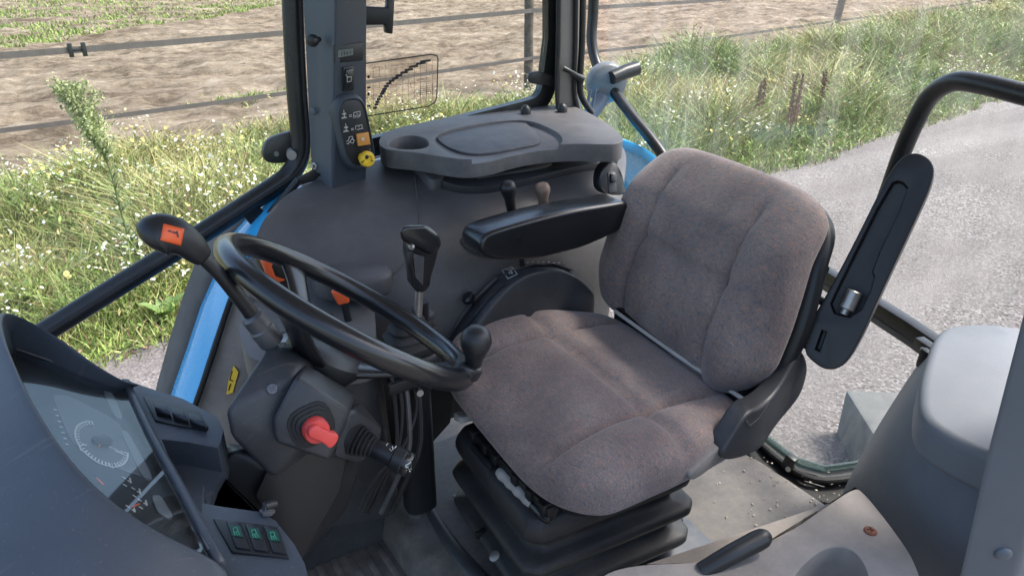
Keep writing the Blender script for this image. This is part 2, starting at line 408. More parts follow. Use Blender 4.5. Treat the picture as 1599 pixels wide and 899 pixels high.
#SPLIT_OUTSIDE
# ================================================================== OUTSIDE
def vnoise(x, y, s, seed=0):
    x = x / s; y = y / s; xi = np.floor(x).astype(int); yi = np.floor(y).astype(int); fx = x - xi; fy = y - yi
    def hsh(a, b):
        h = (a * 374761393 + b * 668265263 + seed * 974711) & 0x7fffffff; h = ((h ^ (h >> 13)) * 1274126177) & 0x7fffffff
        return ((h ^ (h >> 16)) & 0xffff) / 65535.0
    fx = fx * fx * (3 - 2 * fx); fy = fy * fy * (3 - 2 * fy)
    return (hsh(xi, yi) * (1 - fx) + hsh(xi + 1, yi) * fx) * (1 - fy) + (hsh(xi, yi + 1) * (1 - fx) + hsh(xi + 1, yi + 1) * fx) * fy
def npmesh(name, vs, quads, mat, mats=None, midx=None, smooth=True):
    me = bpy.data.meshes.new(name); me.vertices.add(len(vs)); me.vertices.foreach_set('co', vs.astype(np.float32).ravel())
    k = quads.shape[1]; me.loops.add(quads.size); me.loops.foreach_set('vertex_index', quads.ravel().astype(np.int32))
    me.polygons.add(len(quads)); me.polygons.foreach_set('loop_start', np.arange(0, quads.size, k, dtype=np.int32))
    for m in (mats or [mat]): me.materials.append(m)
    if midx is not None: me.polygons.foreach_set('material_index', midx.astype(np.int32))
    me.update(); me.validate()
    if smooth: me.shade_smooth()
    o = bpy.data.objects.new(name, me); col.objects.link(o); return o
def gridmesh(name, x0, x1, y0f, y1f, nx, ny, zf, mat):
    u, v = np.meshgrid(np.linspace(0, 1, nx), np.linspace(0, 1, ny)); X = x0 + (x1 - x0) * u; Y = y0f(X) + (y1f(X) - y0f(X)) * v; Z = zf(X, Y)
    i = np.arange(nx - 1)[None, :] + nx * np.arange(ny - 1)[:, None]; q = np.stack([i, i + 1, i + 1 + nx, i + nx], -1).reshape(-1, 4)
    return npmesh(name, np.stack([X, Y, Z], -1).reshape(-1, 3), q, mat)
EDGE = lambda X: 4.85 + .10 * X + .35 * np.sin(X * .5) * .4
OUT = lambda X: 9.3 + .16 * X + .5 * np.sin(X * .7)
g = npmesh('ground', np.array([[-300, -300, GZ - .03], [300, -300, GZ - .03], [300, 500, GZ - .03], [-300, 500, GZ - .03]]), np.array([[0, 1, 2, 3]]), TURF)
tag(g, 'flat ground reaching the horizon', kind='structure')
o = gridmesh('gravel_road', -60, 120, lambda X: X * 0 - 12, lambda X: EDGE(X) + .25, 900, 60, lambda X, Y: GZ + .004 + .012 * vnoise(X, Y, .7, 3), GRAVEL)
tag(o, 'pale grey gravel track the tractor stands on', kind='structure')
def sz(X, Y):
    f = np.clip((Y - OUT(X) + .5) / 1.5, 0, 1)
    return GZ + .02 + f * (.13 * vnoise(X * .6, Y, .8, 1) + .10 * vnoise(X * .7, Y, .33, 2) + .07 * vnoise(X, Y, .16, 5) - .09)
o = gridmesh('soil_field', -14, 60, lambda X: OUT(X) - 1.2, lambda X: X * 0 + 60, 780, 640, sz, SOIL)
tag(o, 'churned pale brown soil of the paddock behind the fence', kind='structure')
o = gridmesh('verge_ground', -40, 90, lambda X: EDGE(X), lambda X: OUT(X) - .4, 400, 30, lambda X, Y: GZ + .012 + .03 * vnoise(X, Y, .5, 4), TURF)
tag(o, 'strip of earth along the track under the weeds', kind='structure')

LG = [leaf('grass green', (.145, .215, .05)), leaf('grass fresh', (.25, .345, .075)), leaf('grass yellow', (.47, .41, .16)), leaf('stem brown', (.22, .13, .075)), leaf('grass olive', (.31, .33, .12))]
def scatter_blades(n, xr, f_y, hfun, wbase, cls, lean=.35, zbase=GZ):
    X = xr(n); Y = f_y(X, n); H = hfun(X, Y); m = H > .02; X, Y, H = X[m], Y[m], H[m]; n = len(X)
    a = rng.uniform(0, 2 * np.pi, n); w = wbase(X, Y) * rng.uniform(.6, 1.4, n); dx, dy = np.cos(a) * w / 2, np.sin(a) * w / 2
    b = rng.uniform(0, 2 * np.pi, n); l = H * rng.uniform(.05, lean, n) * 1.6; lx, ly = np.cos(b) * l, np.sin(b) * l
    z0 = np.full(n, zbase)
    P = np.stack([np.stack([X - dx, Y - dy, z0], -1), np.stack([X + dx, Y + dy, z0], -1),
                  np.stack([X + dx * .9 + lx * .35, Y + dy * .9 + ly * .35, z0 + H * .6], -1), np.stack([X - dx * .9 + lx * .35, Y - dy * .9 + ly * .35, z0 + H * .6], -1),
                  np.stack([X + lx + dx * .1, Y + ly + dy * .1, z0 + H], -1), np.stack([X + lx - dx * .1, Y + ly - dy * .1, z0 + H], -1)], 1).reshape(-1, 3)
    i = np.arange(n)[:, None] * 6; Q = np.stack([i + np.array([0, 1, 2, 3]), i + np.array([3, 2, 4, 5])], 1).reshape(-1, 4)
    return P, Q, np.repeat(cls(X, Y, n), 2), (X, Y, H)
def xr(n): return -7 + 47 * rng.random(n) ** 1.7
def fy(X, n): return EDGE(X) - .20 * rng.random(n) - .25 * (vnoise(X, X * 0, .35, 77) - .3) + (OUT(X) + .1 - EDGE(X)) * rng.random(n) ** 1.15
def hf(X, Y):
    e = np.clip((Y - EDGE(X)) / 1.0, 0, 1); k = vnoise(X, Y, .9, 11) * .6 + vnoise(X, Y, .3, 12) * .4
    o = np.clip((OUT(X) - Y) / .8, 0, 1)
    return (.10 + (.62 + .3 * np.clip((X - 5) / 6, 0, 1)) * e * k * (.35 + .65 * o)) * rng.uniform(.4, 1.15, len(X))
def wb(X, Y): return .0045 + .0009 * np.hypot(X, Y)
def cls(X, Y, n):
    p = vnoise(X, Y, 1.3, 21) + rng.normal(0, .22, n) - .02
    e = (Y - EDGE(X)) < .8
    c = np.where(p < .22, 0, np.where(p < .45, 1, np.where(p < .68, 4, 2))); c = np.where((rng.random(n) < .09), 3, c); c = np.where(e & (c == 2) & (rng.random(n) < .6), 1, c); return c
P, Q, C_, tops = scatter_blades(260000, xr, fy, hf, wb, cls, 1.0)
o = npmesh('tall_grass', P, Q, None, LG, C_); tag(o, 'tangled green and straw coloured grass and weed stems on the verge', 'grass', kind='stuff')
# leafy tangle between the stems
n = 150000; X = xr(n); Y = fy(X, n); H = hf(X, Y) * rng.uniform(.15, 1.0, n); sz_ = (.006 + .0011 * np.hypot(X, Y)) * rng.uniform(.5, 1.8, n)
a = rng.normal(0, 1, (n, 3)); a /= np.linalg.norm(a, axis=1)[:, None]; b = rng.normal(0, 1, (n, 3)); b -= a * (a * b).sum(1)[:, None]; b /= np.linalg.norm(b, axis=1)[:, None]
c = np.stack([X, Y, GZ + H], -1); s_ = sz_[:, None]
P = np.stack([c - a * s_ * 1.6, c - b * s_ * .5, c + a * s_ * 1.6, c + b * s_ * .5], 1).reshape(-1, 3)
Q = (np.arange(n)[:, None] * 4 + np.arange(4))
o = npmesh('weed_leaves', P, Q, None, LG, cls(X, Y, n), smooth=False); tag(o, 'small mixed leaves tangled through the verge grass', 'weeds', kind='stuff')
# daisies
FW = pm('white petals', (.74, .74, .68), .8, .05); FY = pm('yellow flower', (.72, .52, .08), .8, .1); FYP = pm('pale yellow flower heads', (.55, .47, .16), .8, .2)
def flowers(name, n, dens, mats, mi, rad, label, hmul=1.08):
    X = xr(n); Y = fy(X, n); k = dens(X, Y); m = (rng.random(n) < k) & (Y > EDGE(X) + .45); X, Y = X[m], Y[m]; n = len(X)
    e = np.clip((Y - EDGE(X)) / 1.0, 0, 1); kk = vnoise(X, Y, .9, 11) * .6 + vnoise(X, Y, .3, 12) * .4
    Z = GZ + (.12 + .58 * e * kk) * rng.uniform(.75, 1.1, n) * hmul
    V_, F_, M_ = [], [], []
    r = rad * rng.uniform(.45, 1.6, n) * (1 + .02 * np.hypot(X, Y))
    tx, ty = rng.normal(0, .45, n), rng.normal(0, .45, n)
    K = 6; V = np.zeros((n, 2 * K, 3))
    for j in range(K):
        a = 2 * math.pi * j / K; cx, cy = math.cos(a), math.sin(a)
        V[:, j] = np.stack([X + r * cx, Y + r * cy, Z + r * (tx * cx + ty * cy)], -1)
        V[:, K + j] = np.stack([X + r * cx * .35, Y + r * cy * .35, Z + .006 + r * .35 * (tx * cx + ty * cy)], -1)
    i = np.arange(n)[:, None] * 2 * K
    q1 = i + np.arange(K); q2 = i + K + np.arange(K)
    o = npmesh(name, V.reshape(-1, 3), np.concatenate([q1, q2]), None, mats, np.concatenate([np.full(n, mi[0]), np.full(n, mi[1])]))
    return tag(o, label, 'flowers', kind='stuff')
flowers('daisies', 62000, lambda X, Y: np.clip((vnoise(X, Y, 1.1, 31) * .6 + vnoise(X, Y, .35, 32) * .5 - .50) * 3.2 * (.7 + .6 * (X > 6)), .015, 1), [FW, FY], (0, 1), .0095, 'white daisies with yellow centres scattered over the verge')
flowers('yellow_blooms', 20000, lambda X, Y: np.clip((vnoise(X, Y, 1.4, 41) - .42) * 2.5, .02, 1), [FYP, FY], (0, 0), .0125, 'small pale yellow seed heads among the daisies', 1.02)
# far grass at the paddock's end and tufts on the soil
def xr2(n): return -12 + 60 * rng.random(n)
def fy2(X, n): return 22 + 1.0 * np.clip(X, 0, 40) * .95 + 2 * vnoise(X, X * 0, 3, 7) + 34 * rng.random(n) ** 1.6
P, Q, C_, _ = scatter_blades(70000, xr2, fy2, lambda X, Y: .07 + .10 * (vnoise(X, Y, 1.2, 51) > .3) * rng.random(len(X)) + 0 * Y, lambda X, Y: .05 + 0 * X, lambda X, Y, n: np.where(rng.random(n) < .6, 1, 4), .6, GZ + .03)
o = npmesh('far_grass', P, Q, None, LG, C_); tag(o, 'band of short green grass across the far end of the paddock', 'grass', kind='stuff')
ts = []
for (px, py, s, n) in ((413, 158, .55, 500), (120, 45, .8, 250), (215, 30, .7, 200), (330, 330, .01, 1), (560, 40, .4, 60)):
    c = G(px, py); P, Q, C_, _ = scatter_blades(n, lambda n: c.x + rng.normal(0, s * .8, n), lambda X, n: c.y + rng.normal(0, s * .45, n), lambda X, Y: .04 + .08 * rng.random(len(X)), lambda X, Y: .025 + 0 * X, lambda X, Y, n: np.where(rng.random(n) < .7, 1, 4), .7, GZ + .02)
    ts.append((P, Q, C_))
off = 0; PP, QQ, CC = [], [], []
for P, Q, C_ in ts: PP.append(P); QQ.append(Q + off); CC.append(C_); off += len(P)
o = npmesh('soil_tufts', np.concatenate(PP), np.concatenate(QQ), None, LG, np.concatenate(CC)); tag(o, 'sparse green tufts growing through the bare soil', 'grass', kind='stuff')

# fence
fence = thing('tape_fence', 'low paddock fence of dark tape strung between weathered wooden posts', 'fence', G(825, 140))
def fpost(px, py, r, top=2.0, leanx=0):
    b = G(px, py); b.z = GZ - .05
    pts = [b + V(random.uniform(-.006, .006) + leanx * k / 6, 0, top * k / 6) for k in range(7)]
    mk('post', tube(pts, [r * random.uniform(.93, 1.05) for _ in pts], 10, 3), WOOD, fence); return b
p1 = fpost(825, 142, .085); p2 = fpost(1297, 68, .10, leanx=.3); p3 = fpost(1541, 24, .12, leanx=.2)
pl = G(-300, 275); pl = p1 + (p1 - V(18.5, 12.8, p1.z)) * 1.15; pl.z = p1.z
def tapeq(a, b, h, w=.075, sag=.05):
    pts = [a.lerp(b, k / 10) + V(0, -.09, h - sag * math.sin(math.pi * k / 10)) for k in range(11)]
    v = [p + V(0, 0, s * w / 2) for p in pts for s in (-1, 1)]; v2 = [p + V(0, .006, 0) for p in v]
    n = len(v); f = []
    for k in range(10):
        i = 2 * k; f += [(i, i + 1, i + 3, i + 2), (n + i, n + i + 2, n + i + 3, n + i + 1), (i, i + 2, n + i + 2, n + i), (i + 1, n + i + 1, n + i + 3, i + 3)]
    return v + v2, f
base0 = p1.z
far = p3 + (p3 - p2) * 1.0
for h, w in ((1.40, .07), (.62, .055)):
    for a, b in ((pl, p1), (p1, p2), (p2, p3), (p3, far)):
        t = mk('fence_tape', tapeq(a, b, h, w), TAPE, fence)
        if a is pl and h > 1:
            for q in (.0, .085):
                c = a.lerp(b, 0) ; pc = W(108 + q * 170, 90, y=None, z=None, d=12.4)
                pc = None
            # buckle joining two lengths of tape
            fr = None
            best = None
            for k in range(200):
                p = a.lerp(b, k / 200) + V(0, -.09, h - .05 * math.sin(math.pi * k / 200)); dv = p - CAM
                sx = 799.5 + FPX * dv.dot(RT) / (dv.dot(FH) * math.cos(PITCH) - dv.z * math.sin(PITCH))
                if best is None or abs(sx - 116) < best[0]: best = (abs(sx - 116), p)
            p = best[1]; dr = (b - a).normalized()
            mk('buckle', join(box(p - dr * .07, .022, .02, .075, dr), box(p + dr * .07, .022, .02, .075, dr), box(p, .07, .008, .012, dr)), BLK, t, bevel=.003)

# single plants
def leafblade(base, tip, w, sag=.3, fold=.12, n=6):
    base, tip = Vector(base), Vector(tip); d = tip - base; s = d.cross(V(0, 0, 1)).normalized(); L_ = d.length
    rows = []
    for i in range(n + 1):
        t = i / n; p = base.lerp(tip, t) + V(0, 0, sag * L_ * math.sin(math.pi * t)); ww = w * (math.sin(math.pi * min(1, t * .93 + .04)) ** .7)
        rows.append([p - s * ww + V(0, 0, ww * fold * 3), p - s * ww * .5 + V(0, 0, ww * fold), p, p + s * ww * .5 + V(0, 0, ww * fold), p + s * ww + V(0, 0, ww * fold * 3)])
    return sheet(rows)
LF = leaf('broad leaf', (.15, .24, .06)); LF2 = leaf('feathery weed', (.36, .40, .17)); STM = leaf('green stem', (.14, .18, .06)); DOCK = leaf('rusty seed stalk', (.13, .045, .028))
def weed(base, h, label):
    t = thing('tall_weed', label, 'plant', base)
    top = base + V(-.18, .02, h); pts = [base, base + V(-.03, 0, h * .4), base + V(-.05, 0, h * .7), top]
    mk('stem', tube(pts, [.009, .008, .006, .003], 7, 5), STM, t); cm = catmull(pts, 10)
    ms = []
    for i in range(110):
        k = random.uniform(.12, .78); p = cm[int(k * (len(cm) - 1))]; a = random.uniform(0, 6.28); l = .10 * (1.1 - k * .5)
        ms.append(leafblade(p, p + V(math.cos(a) * l, math.sin(a) * l, l * .8), .007, .1, 0, 3))
    mk('foliage', join(*ms), STM, t, smooth=0, fix=False)['kind'] = 'stuff'
    ms = []
    for i in range(80):
        k = random.uniform(.68, 1); p = cm[int(k * (len(cm) - 1))]; a = random.uniform(0, 6.28); l = random.uniform(.07, .20) * (1.25 - .6 * abs(k - .85) * 4) * .8
        q = p + V(math.cos(a) * l * .75, math.sin(a) * l * .75, l * .9 + .04); ms.append(tube([p, p.lerp(q, .5) + V(0, 0, -.01), q], .0025, 4, 0))
        for j in range(34):
            f = random.uniform(.3, 1.05); c = p.lerp(q, f) + V(*[random.gauss(0, .020) for _ in range(3)]); s = random.uniform(.008, .017)
            n_ = V(random.gauss(0, 1), random.gauss(0, 1), random.gauss(0, 1)).normalized(); u, v, _ = frame(n_)
            ms.append(([c + u * s, c + v * s * .6, c - u * s, c - v * s * .6], [(0, 1, 2, 3)]))
    mk('flower_head', join(*ms), LF2, t, smooth=0, fix=False)['kind'] = 'stuff'; return t
b = W(196, 330, y=6.0); b.z = GZ; weed(b, 1.42, 'tall pale green weed with a bushy top rising above the daisies')
def rosette(base, n, l, w, label):
    t = thing('broadleaf_plant', label, 'plant', base)
    for i in range(n):
        a = i * 6.28 / n + random.uniform(-.3, .3); ll = l * random.uniform(.7, 1.1)
        mk('leaf', leafblade(base + V(0, 0, .03), base + V(math.cos(a) * ll * .7, math.sin(a) * ll * .7, ll * .85), w * ll, .12, .12), LF, t, fix=False)
b = G(40, 500); rosette(b, 7, .30, .22, 'clump of large bright green leaves at the far left of the verge')
b = G(262, 505); rosette(b, 8, .20, .20, 'low broad leaved plant just above the gravel beside the blue fender')
b = G(1290, 215); rosette(b, 9, .28, .14, 'leafy green plant at the track edge right of the rusty stalks')
def dock(px, py, h, label, k=3):
    b = G(px, py); t = thing('dock_plant', label, 'plant', b, 'rusty dock stalks on the verge')
    for i in range(k):
        q = b + V(random.uniform(-.1, .1), random.uniform(-.1, .1), 0); top = q + V(random.uniform(-.08, .08), random.uniform(-.05, .05), h * random.uniform(.85, 1.05))
        s = mk('stalk', tube([q, q.lerp(top, .5), top], [.008, .006, .003], 5, 3), DOCK, t)
        ms = []
        for j in range(260):
            f = random.uniform(.35, 1); c = q.lerp(top, f) + V(*[random.gauss(0, .018 * (1.5 - f)) for _ in range(3)]); sz_ = random.uniform(.008, .016); u, v, _ = frame(V(random.gauss(0, 1), random.gauss(0, 1), random.gauss(0, .6)))
            ms.append(([c + u * sz_, c + v * sz_ * .7, c - u * sz_, c - v * sz_ * .7], [(0, 1, 2, 3)]))
        mk('seeds', join(*ms), DOCK, s, smooth=0, fix=False)['kind'] = 'stuff'
dock(1228, 225, .95, 'tallest cluster of rusty brown dock stalks in the middle of the verge', 4)
dock(1180, 215, .8, 'rusty dock plant left of the densest brown stalks', 3)
dock(1288, 195, .75, 'single dark rusty dock stem beside the bright green leaves', 2)
dock(1395, 130, .6, 'reddish dock stalks below the second fence post', 3)
dock(1500, 75, .7, 'reddish dock stalks at the upper right of the verge', 3)

# concrete block behind the tractor
c = G(1400, 660); 
def cblock(): 
    a = G(1346, 752); u = V(.80, -.60, 0); v = V(.60, .80, 0) 
    return hull([a + u * i * .5 + v * j * .4 + V(0, 0, k * .30) - V(0, 0, .02) for i in (0, 1) for j in (0, 1) for k in (0, 1)])
o = mk('concrete_block', cblock(), CONC, None, bevel=.02); tag(o, 'square grey concrete block on the track seen through the lower rear glass', 'block')

#SPLIT_CAB
# ================================================================== TRACTOR SHELL
def WY(pts, **k): return [W(*p, **k) for p in pts]
def W3(pts): return [W(p[0], p[1], y=p[2]) for p in pts]
def plate(pix, depth, it=2, q=.25, off=None, **k):
    P = chaikin(WY(pix, **k), it, True, q); n = (P[len(P) // 3] - P[0]).cross(P[2 * len(P) // 3] - P[0]).normalized()
    if n.dot(P[0] - CAM) < 0: n = -n
    return prism(P, off if off is not None else n * depth)
def screw(bv, px, py, r, parent, mat=STEEL, name='screw', h=.003):
    p, n = on(bv, px, py); a, b_, n = frame(n)
    s = cut(lathe([(r * .85, -.002), (r, .0), (r, h * .5), (r * .8, h), (r * .3, h * 1.1)], p, n, 20), [box(p + n * h, r * .55, r * .13, h * .6, a, b_), box(p + n * h, r * .13, r * .55, h * .6, a, b_)])
    return mk(name, s, mat, parent, smooth=30)

# floor --------------------------------------------------------------
flr = mk('floor', box((.45, 1.02, -.03), .95, .72, .03), FLOOR, None, bevel=.004); tag(flr, 'dusty worn grey cab floor', kind='structure')
hump = loft([[V(x, y, z) for x, y in chaikin2] for z, chaikin2 in []] or [[V(.50 + dx, .60 - dy, z), V(.50 + dx, 1.50, z), V(1.40, 1.50, z), V(1.40, .60 - dy, z)] for z, dx, dy in ((-.01, -.03, .05), (.05, -.01, .03), (.08, .01, 0))])
seatfloor = mk('floor_platform', hump, FLOOR, None, bevel=.025, seg=4); tag(seatfloor, 'raised dusty floor platform under the seat', kind='structure')
PZ = .08
# floor mat ribs and dirt crumbs
ms = []
for k in range(5): ms.append(box((.32 + .035 * k * 1.0, 1.25, .001), .008, .13, .0018))
tag(mk('floor_ribs', join(*ms), FLOOR, None, bevel=.002), 'raised grip ribs on the foot area of the cab floor', kind='structure')
ms = []
for i in range(240):
    if i < 60: px, py = random.gauss(1150, 50), random.gauss(720, 40)
    elif i < 150: px, py = 960 + 120 * random.random(), 0; py = 905 - (px - 960) * .72 + abs(random.gauss(0, 14))
    else: px, py = random.gauss(1280, 50), random.gauss(800, 30)
    c = W(px, py, z=PZ + .002); s = random.uniform(.0008, .0028); ms.append(hull([c + V(random.uniform(-s, s) * 1.5, random.uniform(-s, s) * 1.5, random.uniform(0, s * 1.4)) for _ in range(7)]))
tag(mk('floor_grit', join(*ms), pm('grit', (.42, .37, .30), .9, .4, 40), None, smooth=0), 'crumbs of grit lying on the dusty floor', 'grit', kind='stuff')

# right rear mudguard (blue) ------------------------------------------
fen = thing('rear_mudguard', 'bright blue mudguard with grey rubber edge outside the far side window', 'mudguard', V(1.05, 1.9, -.5))
def arcpt(th, R, y): # th from front-bottom (180+) to rear; flattened arc
    return V(1.06 - R * math.cos(th) * .98, y, -.12 + R * math.sin(th) * .97 )
ths = [R_(-6 + 178 * k / 44) for k in range(45)]
def yw(t): return sm(R_(25), R_(70), t)
FR = [((225, 690), (246, 690), (282, 690)), ((236, 640), (259, 640), (297, 640)), ((245, 600), (272, 600), (311, 600)), ((263, 535), (292, 543), (332, 535)), ((283, 470), (313, 479), (355, 468)), ((304, 412), (338, 422), (378, 420)), ((334, 362), (366, 362), (400, 372)), ((372, 322), (404, 320), (432, 340)), ((410, 290), (440, 290), (470, 310))]
rowb, rowg = [], []
for gL, bL, bR in FR:
    A, B, C2 = W(*bR, y=1.72), W(*bL, y=1.83), W(*gL, y=1.95)
    rowb.append([A + V(.03, .01, -.01), A, A.lerp(B, .3) + V(-.004, 0, .004), A.lerp(B, .7) + V(-.004, 0, .004), B]); rowg.append([B + V(.004, 0, -.002), B.lerp(C2, .25) + V(-.004, 0, .004), B.lerp(C2, .75) + V(0, 0, .003), C2, C2 + V(.05, .01, -.01)])
for t in [R_(62 + 2.5 * k) for k in range(47)]:
    w = yw(t); y0 = 1.78; y1 = 1.86 + .05 + .32 * sm(R_(104), R_(140), t); R0 = .965 - .035 * sm(R_(60), R_(85), t) + .12 * sm(R_(98), R_(132), t)
    rowb.append([arcpt(t, R0 - .03, y0), arcpt(t, R0, y0), arcpt(t, R0 + .008, y0 * .7 + y1 * .3), arcpt(t, R0 + .008, y0 * .3 + y1 * .7), arcpt(t, R0 - .006, y1)])
    rowg.append([arcpt(t, R0 - .008, y1), arcpt(t, R0 - .006, y1 + .03), arcpt(t, R0 - .012, y1 + .08), arcpt(t, R0 - .03, y1 + .12), arcpt(t, R0 - .07, y1 + .14)])
mk('blue_panel', sheet(rowb), BLUE, fen, solid=.006, smooth=60)
mk('rubber_edge', sheet(rowg), RUBG, fen, solid=.012, smooth=60)
# front sill seal beside the mudguard
rows = [[W(a, b, y=1.70), W((a + e) / 2, b + 3, y=1.66), W(e, b + 6, y=1.60)] for a, b, e in ((408, 380, 430), (386, 425, 415), (362, 468, 410), (340, 535, 405), (318, 600, 400), (304, 640, 400), (290, 690, 400), (275, 760, 400))]
sill = mk('door_sill', sheet(rows), BEIGE, None, solid=.01); tag(sill, 'pale taupe door sill strip between the blue mudguard and the steering column', 'sill')
mk('seal', tube([r[0] + V(-.006, -.008, 0) for r in rows], .007, 8, 3), BLKR, sill)
bs = bvh(sill)
st = mk('warning_sticker', prism([on(bs, *q, lift=.002)[0] for q in ((366, 570), (373, 580), (364, 612), (354, 615), (358, 590))], V(0, -.001, 0)), YEL, None); tag(st, 'small yellow warning sticker on the taupe door sill', 'sticker')
mk('symbol', join(*[tube([on(bs, *a, lift=.0045)[0], on(bs, *b, lift=.0045)[0]], .0012, 5, 0) for a, b in (((364, 578), (360, 592)), ((360, 592), (366, 594)), ((362, 598), (358, 608)))]), BLK, st)

# right fender cover moulding ------------------------------------------
g_ = [[(425, 325, 1.60), (452, 300, 1.66), (500, 282, 1.71), (560, 258, 1.75), (640, 238, 1.78), (740, 228, 1.78), (860, 215, 1.78), (985, 215, 1.70)],
      [(408, 345, 1.585), (430, 330, 1.60), (490, 312, 1.62), (560, 296, 1.625), (640, 290, 1.60), (740, 280, 1.57), (860, 264, 1.55), (982, 268, 1.50)],
      [(392, 385, 1.56), (418, 375, 1.56), (480, 365, 1.55), (550, 355, 1.54), (640, 350, 1.50), (740, 330, 1.475), (850, 322, 1.45), (975, 310, 1.44)],
      [(384, 430, 1.54), (412, 425, 1.53), (470, 420, 1.50), (540, 415, 1.46), (630, 405, 1.42), (715, 392, 1.41), (840, 385, 1.39), (970, 370, 1.39)],
      [(390, 500, 1.52), (420, 500, 1.50), (475, 500, 1.46), (545, 495, 1.42), (630, 480, 1.385), (690, 470, 1.37), (830, 455, 1.37), (960, 440, 1.37)],
      [(420, 590, 1.50), (445, 590, 1.48), (495, 590, 1.44), (560, 580, 1.40), (630, 570, 1.37), (710, 545, 1.36), (830, 530, 1.36), (950, 520, 1.36)],
      [(470, 720, 1.50), (495, 710, 1.48), (540, 700, 1.43), (590, 690, 1.39), (640, 680, 1.36), (715, 650, 1.35), (820, 620, 1.35), (930, 600, 1.35)]]
fc = mk('fender_cover', sheet([W3(r) for r in g_]), PLF, None, sub=3, solid=.01, offset=1); tag(fc, 'dark moulded plastic cover over the far wheel arch beside the seat', 'panel')
bf = bvh(fc)
seam = [on(bf, *q, lift=.001)[0] for q in ((648, 275), (652, 310), (655, 350), (648, 385), (628, 415), (600, 440), (570, 470))]
mk('seam', tube(seam, .0022, 6, 4), PLT, fc)
# rear outer edge trim of the cover

# footwell parts between the column and the pedestal
fw = [(468, 860), (500, 822), (540, 800), (580, 784), (611, 762), (628, 738), (642, 700)]
fb = [(455, 905), (490, 890), (530, 872), (580, 856), (625, 836), (650, 800), (668, 760)]
rimw = [W(x, y, z=.115) for x, y in fw]; botw = [W(x, y, z=-.005) for x, y in fb]
fo = mk('footwell_wall', sheet([[b_, a_.lerp(b_, .25), a_ + V(0, 0, -.008), a_, a_ + V(.012, .02, .004), a_ + V(.05, .09, .0)] for a_, b_ in zip(rimw, botw)]), PL, None, sub=2, solid=.006); tag(fo, 'curved dark footwell wall with rounded rim below the steering column', 'panel')
tt = [[W(x, y, z=z_) for x, y, z_ in r] for r in ([(645, 735, .06), (668, 770, .06), (705, 835, .06), (770, 900, .06), (850, 960, .06)], [(640, 728, .095), (660, 756, .10), (694, 818, .10), (750, 890, .10), (830, 960, .10)], [(632, 735, .085), (648, 768, .085), (676, 835, .085), (722, 905, .085), (790, 970, .085)], [(628, 760, .0), (642, 800, .0), (662, 860, .0), (700, 930, .0), (760, 990, .0)])]
tr_ = mk('tunnel_trim', sheet(tt), PL, None, sub=2, solid=.005); tag(tr_, 'dark sloped floor trim running along the left foot of the seat bellows', 'panel')
bp2 = mk('lower_dash_panel', prism(WY([(478, 590), (560, 575), (640, 560), (712, 590), (704, 660), (650, 720), (625, 775), (500, 840), (470, 700)], y=1.335), V(.0, .02, 0)), BLKR, None, bevel=.004); tag(bp2, 'dark vertical panel behind the cables between steering column and seat', 'panel')

# right B pillar --------------------------------------------------------
b0 = [W(486, 283, y=1.74), W(516, 303, y=1.645), W(569, 287, y=1.665), W(566, 262, y=1.77)]
zt = 1.95
for p in b0: p.z = b0[1].z
pil = thing('cab_pillar', 'grey-blue pillar between far door and far side window', 'pillar', b0[1])
bot = [b0[0], b0[1], b0[2], b0[3]]
a0 = W(473, 20, y=1.74); a1 = W(521, 20, y=1.645); a2 = W(570, 20, y=1.665); a3 = W(566, 20, y=1.77)
def ext(p, q, z): return p + (q - p) * ((z - p.z) / (q.z - p.z))
topq = [ext(p, q, zt) for p, q in zip(bot, (a0, a1, a2, a3))]
PPOST = mk('post', join(prism(bot, V(0, 0, 0)) if False else loft([bot, topq])), PILL, pil, bevel=.006, seg=3)
cvr = loft([[p + (p - (b0[3] + b0[0]) / 2).normalized() * -.0 for p in q] for q in ([bot[1] + V(.004, -.004, -.01), bot[2] + V(.002, -.004, -.01), bot[2] + V(.0, .03, -.01), bot[1] + V(.004, .03, -.01)], [topq[1] + V(.004, -.004, 0), topq[2] + V(.002, -.004, 0), topq[2] + V(0, .03, 0), topq[1] + V(.004, .03, 0)])])
cv = mk('front_cover', cvr, PILD, pil, bevel=.004, seg=3)
bp_ = bvh(cv, PPOST)
# display, rocker, control pod
def facequad(bv, pix, lift=.0): return [on(bv, *p, lift=lift)[0] for p in pix]
def onplate(bv, pix, h, it=0, lift=0, q=.25):
    P = facequad(bv, pix, lift); n = on(bv, sum(p[0] for p in pix) / len(pix), sum(p[1] for p in pix) / len(pix))[1]
    if it: P = chaikin(P, it, True, q)
    return prism([p - n * .002 for p in P], n * (h + .002)), n
q, nrm = onplate(bp_, [(520, 71), (566, 66), (566, 94), (521, 99)], .004); mk('display_housing', q, BLK, pil, bevel=.002)
bd = bvh(bpy.data.objects['display_housing']); q, _ = onplate(bd, [(527, 79), (551, 76), (551, 86), (528, 90)], .0015); mk('display', q, LED, pil)
decal(bd, [[(536, 80), (536, 87)], [(541, 80), (541, 86)], [(546, 79), (546, 85)], [(532, 81), (532, 87)], [(536, 84), (541, 83)]], .0012, BLK, 'digits', pil, .0045)
q, _ = onplate(bp_, [(535, 105), (552, 103), (552, 141), (536, 143)], .003); rk = mk('rocker_switch', q, BLK, pil, bevel=.001)
br = bvh(rk); q, _ = onplate(br, [(538, 108), (550, 107), (550, 136), (538, 138)], .007); mk('rocker', q, GLOSS, rk, bevel=.003)
br = bvh(rk, bpy.data.objects['rocker']); decal(br, [[(542, 121), (548, 120), (548, 127), (542, 128), (542, 121)], [(540, 117), (544, 121)]], .0009, WHT, 'symbol', rk)
